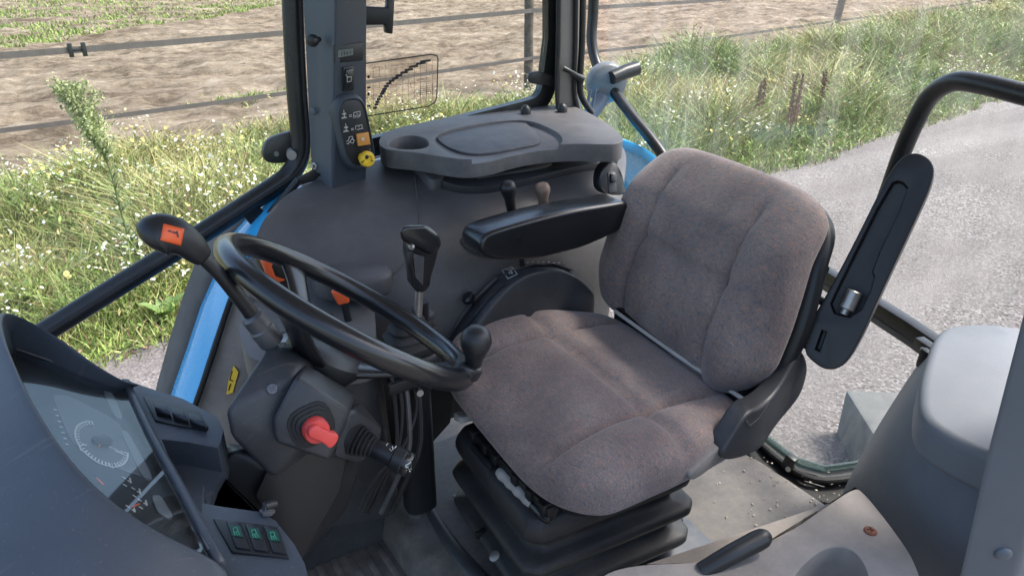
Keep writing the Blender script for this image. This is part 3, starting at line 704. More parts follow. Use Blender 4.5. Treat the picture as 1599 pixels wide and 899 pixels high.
# pod
pod = [(541, 153), (560, 152), (570, 165), (577, 200), (584, 235), (583, 252), (568, 262), (553, 262), (540, 245), (532, 210), (527, 180), (531, 160)]
podn = nrm
P = facequad(bp_, [(min(566, max(524, p[0] - 10)), p[1]) for p in pod]);
c0 = W(556, 205, y=1.625); PN = (CAM - c0).normalized(); PN = (nrm * .75 + PN * .25).normalized()
def onplane(px, py, c, n): 
    d = ray(px, py); return CAM + d * ((c - CAM).dot(n) / d.dot(n))
Pp = chaikin([onplane(x, y, c0, PN) for x, y in pod], 2)
cc = sum(Pp, Vector()) / len(Pp)
rings = [[cc + (p - cc) * s + PN * h for p in Pp] for s, h in ((1.10, -.045), (1.12, -.02), (1.09, -.006), (1.02, .002), (.98, .003), (.95, -.001))]
podo = thing('control_pod', 'oval switch pod with yellow pull knob and orange switch low on the far pillar', 'control panel', cc)
mk('housing', loft(rings), PILD, podo, smooth=60)
fp = mk('face_plate', prism([cc + (p - cc) * .93 - PN * .004 for p in Pp], PN * .004), BLK, podo, bevel=.001)
bq = bvh(fp)
def kn(bv, px, py, prof, mat, name, parent, seg=28, tilt=None):
    p, n = on(bv, px, py)
    if tilt: n = (n + Vector(tilt)).normalized()
    return mk(name, lathe(prof, p, n, seg), mat, parent, smooth=40)
yk = kn(bq, 566, 246, [(.012, -.004), (.012, .012), (.0175, .014), (.0185, .017), (.0185, .025), (.0165, .029), (.010, .0300), (.008, .027), (.0045, .027)], YEL, 'pull_knob', podo)
by = bvh(yk); p_, n_ = on(by, 572, 245); mk('center_cap', lathe([(.005, -.002), (.005, .003), (.003, .004)], p_, n_, 16), BLK, yk)
decal(by, [[(564, 238), (566, 240)], [(565, 254), (568, 251)], [(579, 250), (582, 252)], [(576, 236), (578, 234)]], .0022, BLK, 'arrows', yk)
q, _ = onplate(bq, [(555, 209), (574, 206), (577, 225), (558, 228)], .006); am = mk('orange_switch', q, AMB, podo, bevel=.0015)
ba = bvh(am); decal(ba, [[(564, 216), (567, 215), (568, 218), (565, 219), (564, 216)], [(565, 217), (567, 217)]], .002, WHT, 'symbol', am)
D = []
for (ox, oy, big) in ((537, 172, 1), (540, 193, 0)):
    D += [[(ox - .5, oy), (ox, oy + 5)], [(ox - 3, oy + 6), (ox + 3, oy + 5)], [(ox - 2, oy + 7), (ox + 3, oy + 6.5)], [(ox, oy + 6), (ox + .5, oy + 11)], [(ox - 4, oy + 13), (ox + 4, oy + 12)], [(ox - 3, oy + 11.5), (ox + 3, oy + 10.5)],
          [(ox + 8, oy + 8), (ox + 12, oy + 7.4)], [(ox + 8, oy + 10.3), (ox + 12, oy + 9.7)],
          [(ox + 15, oy + 9), (ox + 15, oy + 4), (ox + 25, oy + 2), (ox + 25, oy + 7)], [(ox + 19.5, oy + 5.5), (ox + 21, oy + 5.2)]]
D += [[(557, 203.5 + 0 - 1), (567, 200.5)]]
D += [[(541, 221), (544, 219), (545, 214), (550, 213), (551, 218)], [(546, 222), (551, 224), (553, 219), (549, 217), (546, 222)], [(541, 224), (544, 225), (545, 221)]]
decal(bq, D, .0011, WHT, 'printed_icons', podo, .0006)
def text3d(bv, body, px, py, dx, size, mat, name, parent, px2=None):
    cu = bpy.data.curves.new('t', 'FONT'); cu.body = body; cu.size = 1; cu.align_x = 'CENTER'; cu.align_y = 'CENTER'; cu.extrude = .01
    o = bpy.data.objects.new('t', cu); col.objects.link(o); bpy.context.view_layer.update()
    me = bpy.data.meshes.new_from_object(o.evaluated_get(bpy.context.evaluated_depsgraph_get())); bpy.data.objects.remove(o)
    p, n = on(bv, px, py); p2 = on(bv, px + dx[0], py + dx[1])[0]; X = (p2 - p).normalized(); Y = n.cross(X)
    vf = ([v.co.copy() for v in me.vertices], [tuple(f.vertices) for f in me.polygons])
    return mk(name, local(vf, p + n * .001, X * size, Y * size, n * size * .2), mat, parent, smooth=0, fix=False)
text3d(bq, 'STOP', 557, 182, (8, -1.5), .0085, WHT, 'lettering', podo)
# coat knob and screws on the pillar
pb = bvh(PPOST)
p_, n_ = on(pb, 497, 62); kb = mk('coat_knob', lathe([(.006, -.003), (.006, .010), (.012, .014), (.014, .022), (.012, .030), (.006, .034)], p_, V(-.75, -.55, 0) , 20), BLK, None); tag(kb, 'small black coat knob high on the grey-blue far pillar', 'knob')
p_, n_ = on(pb, 489, 174); mk('plug', lathe([(.009, -.002), (.009, .002), (.006, .004)], p_, n_, 20), PILL, pil)
p_, n_ = on(pb, 492, 259); mk('bolt', lathe([(.009, -.002), (.009, .004), (.005, .005), (.005, .012)], p_, n_, 6), STEEL, pil)

# far door: tubular frame, glass, stay ------------------------------------
door = thing('far_door', 'far cab door with thick black tubular frame and glass, closed', 'door', W(60, 520, y=1.80))
path = [W(455, -60, y=1.80), W(459, 60, y=1.80), W(464, 150, y=1.80), W(469, 215, y=1.80), W(466, 248, y=1.80), W(452, 272, y=1.80), W(425, 293, y=1.80), W(300, 374, y=1.80), W(180, 449, y=1.80), W(60, 524, y=1.80), W(-80, 612, y=1.80), W(-300, 750, y=1.80), W(-480, 863, y=1.80)]
mk('frame', tube(path, .0245, 16, 5), PAINTB, door)
mk('seal', tube([p + V(.012, -.022, .008) for p in path], .006, 8, 5), BLKR, door)
gp = [path[0], path[2], path[3], path[5], path[7]]
mk('glass', prism([path[0], path[2], path[3], path[5], path[7], path[12], W(-480, -60, y=1.80)], V(0, .004, 0)), GLS, door, smooth=0)
# hinge ear
ear = chaikin(WY([(412, 230), (420, 216), (458, 204), (470, 206), (470, 252), (448, 255), (420, 256), (410, 246)], y=1.83), 2)
hg = mk('hinge', prism(ear, V(0, .02, 0)), PAINTB, door, bevel=.004)
mk('hinge_pin', join(lathe([(.012, 0), (.012, .03)], W(455, 238, y=1.80), (-.3, -1, 0), 14), lathe([(.006, 0), (.006, .006)], W(431, 240, y=1.829), (0, -1, 0), 12)), STEEL, hg)
br_ = chaikin(WY([(372, 322), (400, 318), (412, 330), (414, 350), (404, 360), (392, 352), (380, 338)], y=1.79), 1)
bk = mk('stay_bracket', prism(br_, V(0, -.012, 0)), PAINTB, door, bevel=.003)
mk('bolt', lathe([(.008, 0), (.008, .008), (.004, .01)], W(405, 348, y=1.775), (0, -1, .2), 6), STEEL, bk)
stay = mk('door_stay', join(tube([W(408, 360, y=1.77), W(413, 352, y=1.76)], .011, 10, 0), tube([W(411, 352, y=1.765), W(425, 330, y=1.76), W(466, 282, y=1.74)], .010, 12, 0), tube([W(464, 285, y=1.74), W(495, 268, y=1.72)], .006, 10, 0)), BLK, None)
tag(stay, 'short black gas stay between the far door frame and the pillar foot', 'gas strut')
sp = mk('pillar_foot_bracket', prism(WY([(462, 278), (488, 264), (500, 272), (490, 282), (470, 288)], y=1.70), V(0, -.006, 0)), PAINTB, pil, bevel=.002)

# far side window ----------------------------------------------------------
win = thing('side_window', 'far side window with black frame and fixed glass behind the storage shelf', 'window', W(590, 215, y=1.86))
inn = [W(853, -70, y=1.86), W(856, -10, y=1.86), W(856, 60, y=1.86), W(851, 100, y=1.86)] + chaikin([W(850, 108, y=1.86), W(845, 150, y=1.86), W(820, 158, y=1.86)], 3, False)[1:] + [W(700, 188, y=1.86), W(540, 226, y=1.86)]
cI = W(650, 60, y=1.86)
def outw(i, d):
    t = (inn[min(i + 1, len(inn) - 1)] - inn[max(i - 1, 0)]).normalized(); n = t.cross(V(0, 1, 0)); n = n if n.dot(inn[i] - cI) > 0 else -n; return inn[i] + n * d
mk('frame', loft([[outw(i, a) + V(0, b_, 0) for a, b_ in ((0, 0), (.035, -.004), (.050, 0), (.050, .03), (0, .03))] for i in range(len(inn))]), PAINTB, win, smooth=50)
inn.append(W(540, -70, y=1.86))
gls = mk('glass', prism([p + V(0, .015, 0) for p in inn], V(0, .004, 0)), GLS, win, smooth=0)
bw = bvh(gls)
# transparent speed chart decal
CH = [(553, 102), (672, 85), (681, 87), (683, 92), (681, 152), (678, 160), (668, 166), (553, 184)]
chart = mk('speed_chart', prism([on(bw, x, y, lift=.002)[0] for x, y in CH], V(0, -.0006, 0)), glassm('tinted chart film', (.95, .92, .88), refl=.01, film=.16, filmc=(.85, .75, .65)), None, smooth=0)
tag(chart, 'transparent speed chart decal with a black bordered stepped diagram stuck on the far side window', 'decal')
decal(bw, [[(571, 99), (672, 85), (681, 87), (683, 92), (681, 152), (678, 160), (668, 166), (571, 181.5)]], .0032, BLK, 'border', chart, .0035)
def cx(u, v): # chart coordinates 0..1
    return (583 + u * 88, 178 - 9 * u - v * (74 + 0 * u) - 0 * u + (0))
def cy_(u, v): x = 582 + u * 92; return (x, 171 - 12.5 * u - v * 66)
bars = [(.03, .04), (.05, .11), (.07, .17), (.09, .23), (.12, .29), (.15, .35), (.17, .40), (.19, .45), (.22, .51), (.26, .57), (.31, .62), (.37, .67), (.43, .72), (.52, .78), (.60, .83), (.68, .89), (.80, .94), (.88, .98)]
decal(bw, [[cy_(u - .02 - u * .07, v), cy_(u + .02 + u * .07, v)] for u, v in bars], .0060, BLK, 'diagram_bars', chart, .0042)
decal(bw, [[cy_(-.02, v), cy_(1.02, v)] for v in (0, .25, .5, .75, 1)] + [[cy_(u, 0), cy_(u, 1)] for u in [k / 10 for k in range(11)]], .0007, BRNK, 'diagram_grid', chart, .0036)
D = [[(640, 129), (641, 137), (645, 136)], [(650, 126), (668, 123)], [(651, 124), (668, 121)]] + [[(655, 136 + 3 * k), (675, 133 + 3 * k)] for k in range(5)] + [[(655, 133), (655, 150)], [(665, 131), (665, 150)], [(675, 130), (675, 148)]]
D += [[(575 + 5 * k, 108 - .7 * k), (577 + 5 * k, 107.7 - .7 * k)] for k in range(18)]
decal(bw, D, .0009, BLK, 'small_print', chart, .0038)
decal(bw, [[(573, 120), (576, 119.5)], [(574.5, 118), (574.5, 122)], [(573, 147), (576, 146.5)], [(574.5, 145), (574.5, 149)], [(573, 137), (577, 136)], [(573, 166), (577, 165)]], .0045, BLK, 'chart_symbols', chart, .0038)
clip = mk('window_catch', prism(chaikin(WY([(826, 120), (832, 112), (848, 112), (866, 120), (866, 137), (852, 133), (838, 132), (828, 130)], y=1.83), 2), V(0, .012, 0)), BLK, win, bevel=.004)
# hook bracket at top of the window
hk = mk('wall_hook', join(prism(WY([(568, 10), (605, 12), (605, -6), (617, -6), (616, 20), (614, 54), (603, 52), (602, 39), (572, 40), (568, 36)], y=1.80), V(0, .018, 0))), BLK, None, bevel=.004); tag(hk, 'black angled hook bracket at the top of the far side window', 'hook')

# rear corner pillar --------------------------------------------------------
cp = thing('rear_corner_pillar', 'grey corner pillar with black seals right of the far side window', 'pillar', W(890, 165, y=1.84))
mk('post', loft([[W(868, y_, y=1.85), W(874, y_, y=1.80), W(897, y_, y=1.80), W(908, y_, y=1.90)] for y_ in (-70, 50, 176)]), pm('pillar taupe', (.16, .155, .145), .5, .1), cp, bevel=.003)
mk('seal', join(*[tube([W(x, -70, y=1.795), W(x - 1, 60, y=1.795), W(x - 3, 140, y=1.795), W(x + 4 * k, 176, y=1.79)], .0075, 8, 4) for k, x in ((0, 873), (1, 900))]), BLKR, cp)
mk('pipe', tube([W(911, -70, y=1.80), W(909, 60, y=1.80), W(906, 120, y=1.80), W(908, 150, y=1.80), W(925, 178, y=1.78)], .010, 10, 5), PAINTB, cp)
cl = mk('pipe_clamp', tube([W(880, 107, y=1.79), W(890, 112, y=1.78), W(900, 118, y=1.78), W(909, 124, y=1.78)], [.008, .007, .008, .013], 10, 3), BLK, cp)

# rear window ---------------------------------------------------------------
rw = thing('rear_window', 'rear window with bent black frame tubes and streaky dirty glass', 'window', W(1290, 430, z=.5))
tb = [W(930, -70, x=1.72), W(926, 20, x=1.72), W(924, 65, x=1.71), W(934, 105, x=1.70), W(960, 145, x=1.69), W(990, 185, x=1.68), W(1015, 215, x=1.68), W(1040, 250, x=1.68), W(1075, 310, x=1.68)]
mk('frame_tube', tube(tb, .0185, 14, 5), PAINTB, rw)
tb2 = [W(1325, 440, x=1.50), W(1375, 330, x=1.48), W(1408, 240, x=1.46), W(1432, 185, x=1.44), W(1455, 148, x=1.42), W(1490, 128, x=1.40), W(1535, 132, x=1.38), W(1600, 148, x=1.36), W(1700, 173, x=1.34), W(1900, 222, x=1.30), W(2100, 270, x=1.26)]
mk('frame_tube', tube(tb2, .0175, 14, 5), PAINTB, rw)
# curved window rail (solid bar) from behind the seat to the near side
ra = [W(1180, 355, z=.52), W(1290, 430, z=.51), W(1350, 468, z=.505), W(1420, 512, z=.50), W(1490, 560, z=.495), W(1560, 610, z=.49)]
def bar(pts, w, h, out=V(0, 0, 1)):
    rings = []
    for i, p in enumerate(pts):
        t = (pts[min(i + 1, len(pts) - 1)] - pts[max(i - 1, 0)]).normalized(); s = t.cross(out).normalized(); u = s.cross(t)
        rings.append([p + s * w + u * h, p - s * w + u * h, p - s * w - u * h, p + s * w - u * h])
    return loft(rings)
mk('lower_rail', bar(ra, .016, .020), PAINTB, rw, bevel=.004)
mk('rail_channel', bar([p + V(-.012, -.014, -.024) for p in ra], .010, .008), DKST, rw, bevel=.002)
mk('seal', tube([p + V(.022, .022, .012) for p in ra], .007, 8, 3), BLKR, rw)
up = [W(925, -120, x=1.71), W(932, 110, x=1.70), W(1040, 255, x=1.68)]
glz = [ra[0] + V(.02, .02, .01), ra[4] + V(.02, .02, .01), ra[5] + V(.02, .02, .01)]
rows = [[p + V(.018, .018, 0), p + V(.018 + .04, .018 + .03, .5), p + V(.10, .06, 1.1)] for p in [W(935, 230, x=1.76), W(1060, 270, z=.58)] + ra]
rg = mk('glass', sheet(rows), GLR, rw, smooth=60, fix=False)
ct = mk('hinge_catch', box(W(1449, 545, z=.51) + V(0, 0, .004), .030, .010, .012, (ra[3] - ra[4]).normalized(), (0, 0, 1)), PAINTB, rw, bevel=.003)
mk('catch_tongue', box(W(1443, 560, z=.52), .010, .022, .008, (ra[3] - ra[4]).normalized(), (0, 0, 1)), BLK, ct, bevel=.003)
mk('bolt', join(*[lathe([(.006, 0), (.006, .004)], W(x, y, z=.525) + V(0, 0, .003), (-.5, -.7, .5), 8) for x, y in ((1440, 548), (1462, 560), (1448, 553))]), STEEL, ct)

# lower rear pane
lp = thing('lower_rear_pane', 'low rear pane with thick greenish glass edge behind the seat', 'window', W(1280, 730, z=.08))
lr = [W(1165, 655, z=.12), W(1190, 692, z=.09), W(1245, 735, z=.07), W(1290, 748, z=.07), W(1360, 738, z=.07), W(1440, 722, z=.07)]
mk('lower_frame', bar(lr, .016, .014), PAINTB, lp, bevel=.004)
mk('seal', tube([p + V(-.018, -.010, .012) for p in lr], .008, 8, 3), BLKR, lp)
mk('glass_edge', bar([p + V(.006, .012, .022) for p in lr], .003, .010), GLE, lp)
tops = [W(1165, 350, z=.49), W(1220, 400, z=.49), W(1300, 450, z=.485), W(1345, 478, z=.48), W(1420, 525, z=.475), W(1500, 580, z=.47)]
lg = mk('glass', sheet([[a + V(.006, .012, .03), b + V(0, 0, -.005)] for a, b in zip(lr, tops)]), GLR, lp, fix=False)
mk('clip', box(W(1233, 722, z=.10), .014, .022, .010, (lr[2] - lr[1]).normalized(), (0, .3, 1)), BLK, lp, bevel=.003)
mk('clip_bolt', lathe([(.006, 0), (.006, .004)], W(1230, 732, z=.115), (-.5, -.7, .5), 10), STEEL, lp)
try:
    bl = bvh(lg)
    decal(bl, [[(1431 + 5 * i, 592 + 3 * i + j * 6), (1434 + 5 * i, 594 + 3 * i + j * 6)] for i in range(5) for j in range(3)], .0014, BLK, 'glass_stamp', lp)
except Exception as e: print('stamp', e)
# dark rubber sill under lower pane and rear floor lip
rs = mk('rear_sill', bar([p + V(-.03, -.03, -.035) for p in lr], .035, .022), BLKR, None, bevel=.01); tag(rs, 'black rubber sill under the low rear pane', 'sill')
# ================================================================== STORAGE SHELF on far side
TZ = .85
TP = [(590, 224), (597, 208), (625, 198), (680, 187), (740, 176), (810, 167), (880, 163), (905, 168), (945, 190), (972, 211), (973, 222), (955, 226), (900, 224), (845, 227), (800, 235), (765, 245), (728, 250), (695, 246), (655, 239), (625, 236), (602, 234)]
shelf = thing('storage_shelf', 'dusty grey storage shelf with cup holder and recessed tray under the far side window', 'shelf', W(780, 215, z=TZ))
body = prism(chaikin([W(*p, z=TZ) for p in TP], 2), V(0, 0, -.045))
cup = prism(chaikin([W(*p, z=TZ + .01) for p in ((606, 216), (622, 207), (650, 205), (668, 212), (670, 222), (655, 227), (625, 227), (608, 223))], 2), V(0, 0, -.048))
rec = prism(chaikin([W(*p, z=TZ + .01) for p in ((676, 207), (700, 196), (770, 184), (820, 181), (850, 190), (880, 206), (876, 222), (820, 228), (770, 240), (735, 243), (705, 236), (682, 220))], 2), V(0, 0, -.022))
sb = mk('shelf_top', cut(body, [cup, rec]), PLT, shelf, bevel=.009, seg=4, smooth=50)
pad = prism(chaikin([W(*p, z=TZ - .006) for p in ((680, 210), (705, 200), (770, 188), (812, 185), (832, 200), (850, 222), (815, 229), (768, 238), (735, 240), (706, 233), (685, 220))], 2), V(0, 0, -.006))
mk('recess_mat', pad, pm('tray mat', (.085, .088, .095), .6, .2, 12, .3, 300, dust=.35), shelf, bevel=.002)
# rubber stops on shelf
for x, y in ((821, 178), (878, 175)):
    t = mk('rubber_stop', lathe([(.015, -.001), (.015, .010), (.013, .018), (.007, .024), (.002, .026)], W(x, y, z=TZ), (0, 0, 1), 18), BLK, shelf)
# lower body of the shelf: under lip, grab slot and switch tongue
lip = [(655, 258), (700, 280), (730, 288), (790, 276), (850, 264), (905, 254), (960, 250), (966, 262), (910, 268), (860, 280), (800, 296), (745, 305), (700, 300), (668, 282)]
q, _ = onplate(bf, lip, .022, it=2); mk('under_lip', q, PL, shelf, bevel=.006)
q, _ = onplate(bf, [(640, 262), (652, 262), (690, 270), (702, 280), (693, 287), (688, 296), (673, 299), (664, 290), (655, 276)], .030, it=2); tgo = mk('switch_tongue', q, PLT, shelf, bevel=.005)
bt_ = bvh(tgo)
q, _ = onplate(bt_, [(664, 258), (678, 257), (686, 290), (670, 293)], .001); mk('blank_switch', q, BLK, shelf)
q, _ = onplate(bt_, [(667, 261), (677, 260), (683, 287), (672, 290)], .004); mk('blank_cover', q, PL, bpy.data.objects['blank_switch'], bevel=.001)
bul = bvh(bpy.data.objects['under_lip'])
q, _ = onplate(bul, [(743, 278), (800, 267), (862, 252), (862, 258), (845, 264), (800, 271), (746, 280)], .002, it=1); mk('grab_slot', q, GREYP, shelf, bevel=.001)

# rear rocker in oval bezel on the cover
ob = chaikin(W3([(935, 300, 1.42), (937, 270, 1.43), (948, 254, 1.44), (962, 253, 1.44), (972, 268, 1.42), (977, 292, 1.41), (978, 305, 1.40), (955, 306, 1.40)]), 2)
sw = thing('rear_switch', 'black rocker switch in a rounded bezel below the shelf beside the backrest', 'switch', sum(ob, Vector()) / len(ob))
mk('bezel', prism(ob, V(0, .03, 0)), BLK, sw, bevel=.005); bb = bvh(bpy.data.objects['bezel'])
q, _ = onplate(bb, [(948, 270), (960, 268), (963, 300), (950, 302)], .003); mk('switch_frame', q, PL, sw, bevel=.001)
q, _ = onplate(bb, [(951, 272), (960, 271), (961, 284), (952, 286)], .009); mk('rocker', q, GLOSS, sw, bevel=.002)

# ================================================================== QUADRANT CONSOLE right of seat
QY = 1.325
qc = thing('lever_quadrant', 'curved lever quadrant console with slotted top between seat and far cover', 'console', W(820, 500, y=QY))
arc_o = [(700, 535), (712, 510), (735, 475), (770, 435), (800, 416), (830, 407), (865, 408), (895, 420), (925, 445)]
arc_i = [(735, 520), (748, 500), (770, 470), (800, 440), (830, 424), (862, 419), (888, 425), (910, 440), (930, 460)]
rows = []
for (a, b_) in zip(arc_o, arc_i):
    A = W(*a, y=1.345); B = W(*b_, y=1.285); rows.append([A + V(0, .04, -.03), A, A.lerp(B, .5) + V(0, 0, .002), B, B + V(0, -.004, -.008), B + V(0, -.006, -.15), B + V(0, -.006, -.30)])
mk('side_shell', sheet(rows), PL, qc, sub=2, solid=.006, smooth=60)
bqd = bvh(bpy.data.objects['side_shell'])
def strip(bv, pix, w, mat, name, parent, lift=.002, th=.001):
    return decal(bv, [pix], w, mat, name, parent, lift)
strip(bqd, [(703, 524), (722, 494), (745, 465), (775, 436)], .018, GREYP, 'scale_strip', qc, .002)
strip(bqd, [(708, 524), (728, 494), (752, 464), (780, 437)], .008, BLK, 'slot', qc, .004)
strip(bqd, [(722, 524), (742, 494), (765, 466), (790, 444)], .006, BLK, 'slot', qc, .004)
strip(bqd, [(797, 422), (830, 413), (862, 413), (888, 422)], .030, BEIGE, 'scale_plate', qc, .001)
strip(bqd, [(828, 417), (850, 415), (870, 416), (885, 421)], .008, BLK, 'slot', qc, .003)
decal(bqd, [[(785, 424), (800, 419), (808, 430), (794, 437), (785, 424)], [(795, 428), (799, 424), (801, 429), (795, 428)]], .0016, WHT, 'symbol', qc, .0035)
decal(bqd, [[(815 + 8 * k, 412.5 - (1 if 1 < k < 6 else 0)), (817 + 8 * k, 412.4 - (1 if 1 < k < 6 else 0))] for k in range(9)], .0035, WHT, 'scale_numbers', qc, .0035)
p_, n_ = on(bqd, 741, 474); kb = mk('throttle_knob', lathe([(.005, 0), (.005, .012), (.014, .016), (.0165, .022), (.016, .028), (.011, .032)], p_, (n_ + V(-.2, -.2, .3)).normalized(), 12), GLOSS, None); tag(kb, 'small dark round knob on the curved lever quadrant', 'lever knob')
p_, n_ = on(bqd, 816, 416); lv = mk('quadrant_lever', join(tube([p_, p_ + V(-.004, -.002, .02), p_ + V(-.006, -.004, .05)], .0065, 10, 3)), BLK, None); tag(lv, 'stub of black lever rising to the far armrest from the quadrant', 'lever')

# switch pad with orange and green rockers on the cover
pd = [(716, 373), (730, 367), (765, 368), (800, 376), (802, 398), (770, 404), (745, 398), (725, 388)]
q, _n = onplate(bf, pd, .004, it=2); sp_ = thing('switch_pad', 'rounded pad with orange and green rockers at the front of the far armrest', 'switch panel', on(bf, 745, 380)[0]); mk('pad', q, PL, sp_, bevel=.001)
bpd = bvh(bpy.data.objects['pad'])
for pix, pix2, m_ in (([(728, 371), (746, 369), (749, 379), (731, 381)], [(735, 370), (746, 369), (747, 376), (737, 377)], ORNG), ([(744, 385), (766, 384), (769, 395), (745, 395)], [(752, 385), (766, 384), (768, 391), (756, 392)], GRN)):
    q, _ = onplate(bpd, pix, .003); a = mk('rocker_switch', q, BLK, sp_, bevel=.001); q, _ = onplate(bpd, pix2, .010); mk('lens', q, m_, a, bevel=.001)

# two small spool levers
def knoblever(name, foot, neck, head, mat, label, r=.014):
    n = (head - neck); L_ = n.length; n.normalize()
    t = thing(name, label, 'lever', foot)
    mk('shaft', tube([foot, neck], .0045, 8, 0), BLK, t)
    mk('knob', lathe([(r * .45, 0), (r * .62, L_ * .05), (r * .72, L_ * .35), (r * .8, L_ * .5), (r * 1.05, L_ * .68), (r * 1.12, L_ * .82), (r * .95, L_ * .94), (r * .5, L_), (0.001, L_ * 1.01)], neck, n, 20), mat, t, smooth=60)
knoblever('spool_lever', on(bf, 802, 372)[0], W(799, 332, y=1.41), W(792, 284, y=1.40), BLK, 'slim lever with round black knob above the far armrest', .0175)
knoblever('spool_lever', on(bf, 856, 366)[0], W(849, 327, y=1.40), W(846, 287, y=1.39), BRNK, 'slim lever with worn tan brown knob above the far armrest', .0175)

# ================================================================== LEFT-HAND LEVER CONSOLE behind steering wheel
TZ2 = W(560, 480, y=1.36).z
lc = thing('side_console', 'pale dusty console with slotted top and orange levers behind the steering wheel', 'console', W(450, 560, y=1.40))
top = [(372, 515), (378, 490), (400, 468), (440, 448), (500, 438), (560, 445), (583, 470), (588, 520), (582, 545), (545, 552), (470, 560), (420, 566), (385, 558)]
tz = W(480, 500, y=1.36).z
tv = chaikin([W(x, y, z=tz - .05 * ((y - 440) / 120.0) * .3) for x, y in top], 2)
slots = []
for a in ([(425, 500), (448, 495), (452, 502), (430, 508)], [(430, 515), (460, 506), (466, 516), (437, 526)], [(505, 475), (517, 471), (520, 478), (509, 481)], [(509, 488), (533, 483), (536, 493), (515, 497)], [(550, 512), (572, 505), (573, 508), (552, 516)], [(440, 535), (475, 522), (478, 526), (445, 541)]):
    slots.append(prism([W(x, y, z=tz + .02) for x, y in a], V(0, 0, -.06)))
mk('console_top', cut(prism(tv, V(0, 0, -.07)), slots), GREYP, lc, bevel=.008, seg=3, smooth=50)
mk('console_side', loft([[p + V(0, 0, -.065) for p in tv[::2]], [p + V(.03, .03, -.45) for p in tv[::2]]]), PL, lc, smooth=50)
# second raised ledge
lz = W(560, 415, y=1.42).z
ld = chaikin([W(x, y, z=lz) for x, y in ((480, 415), (520, 410), (590, 407), (611, 412), (612, 424), (600, 432), (560, 438), (520, 440), (490, 436))], 2)
mk('ledge', prism(ld, V(0, 0, -.05)), PLF, lc, bevel=.012, seg=3, smooth=50)
def handle(name, foot, head, label, r=.018, hl=.05):
    t = thing(name, label, 'lever', foot); n = (head - foot).normalized()
    mk('shaft', tube([foot, foot.lerp(head, .5), head], .008, 10, 3), BLK, t)
    mk('grip', hull([head + V(random.uniform(-1, 1) * .002, 0, 0) + V(a * r, b_ * r * .6, c * hl * .5) for a, b_, c in ((-1, -1, -1), (1, -1, -1), (-.7, 1, -1), (1, 1, -1), (-1.5, -1, 1), (.6, -1, 1), (-1.5, 1, 1), (.6, 1, 1), (-.2, 0, 1.3))]), ORNG, t, bevel=.006, seg=3); return t
handle('orange_lever', W(546, 508, y=1.33), W(534, 462, y=1.33), 'small lever with orange grip and black shaft seen through the steering wheel', .014, .032)
t = handle('orange_lever', W(455, 470, y=1.30), W(430, 420, y=1.28), 'lever with big black knob and orange cap behind the upper rim of the steering wheel', .016)
mk('knob', lathe([(.012, 0), (.02, .01), (.026, .03), (.027, .05), (.022, .07), (.01, .078)], W(448, 440, y=1.29), (-.35, .1, .75), 18), BLK, t, smooth=60)
q = mk('lever_gate', prism([W(x, y, z=tz + .003) for x, y in ((430, 525), (470, 510), (480, 530), (440, 548))], V(0, 0, -.004)), STEEL, lc, bevel=.001)

# lever pedestal with boots and gear lever
ped = thing('lever_pedestal', 'upright pedestal with ribbed rubber boots and cables between steering wheel and seat', 'pedestal', W(640, 760, y=1.2))
def rrect(c, hx, hy, n=4, r=.35):
    P = [V(c.x + a * hx, c.y + b_ * hy, c.z) for a, b_ in ((-1, -1), (1, -1), (1, 1), (-1, 1))]; return chaikin(P, 2, True, r * .6)
bc = W(640, 545, y=1.2)
rings = []
for h, s in ((0, .052), (.015, .056), (.02, .048), (.028, .044), (.032, .050), (.040, .046), (.044, .036), (.050, .040), (.058, .036), (.062, .028), (.068, .032), (.078, .026), (.09, .016)):
    rings.append(rrect(bc + V(0, 0, h), s, s * .8))
mk('boot', loft(rings), BLKR, ped, smooth=50)
rings = [rrect(bc + V(0, 0, h), sx, sy) for h, sx, sy in ((-.40, .035, .03), (-.10, .035, .03), (-.06, .05, .05), (-.01, .062, .055), (.002, .058, .05))]
mk('housing', loft(rings), BLK, ped, bevel=.003, smooth=50)
b2 = W(662, 500, y=1.24)
mk('boot', lathe([(.030, -.05), (.032, -.03), (.024, -.028), (.026, -.015), (.019, -.012), (.020, 0), (.012, .008)], b2, (0, 0, 1), 20), BLKR, ped, smooth=50)
mk('disc', lathe([(.022, 0), (.022, .010), (.015, .013)], b2 + V(0, 0, .012), (0, -.2, 1), 20), PL, ped)
for k, (x1, x2) in enumerate(((622, 600), (632, 625), (644, 590), (650, 640), (612, 606))):
    mk('cable', tube([W(x1, 590, y=1.16 - .004 * k), W(x1 + 6, 640, y=1.14), W((x1 + x2) / 2 + 10, 700, y=1.13), W(x2 - 6, 750, y=1.15), W(x2 - 30, 800, y=1.18)], .0055 if k % 2 else .004, 8, 5), BLKR if k != 1 else DKST, ped)
mk('clamp', box(W(633, 600, y=1.14), .035, .006, .012), BLK, ped, bevel=.002)
mk('clamp_screw', lathe([(.007, 0), (.007, .006)], W(655, 612, y=1.13), (-.2, -1, .1), 12), STEEL, ped)
mk('post', tube([W(648, 570, y=1.2), W(650, 700, y=1.2), W(650, 800, y=1.2)], .02, 10, 0), DKST, ped)
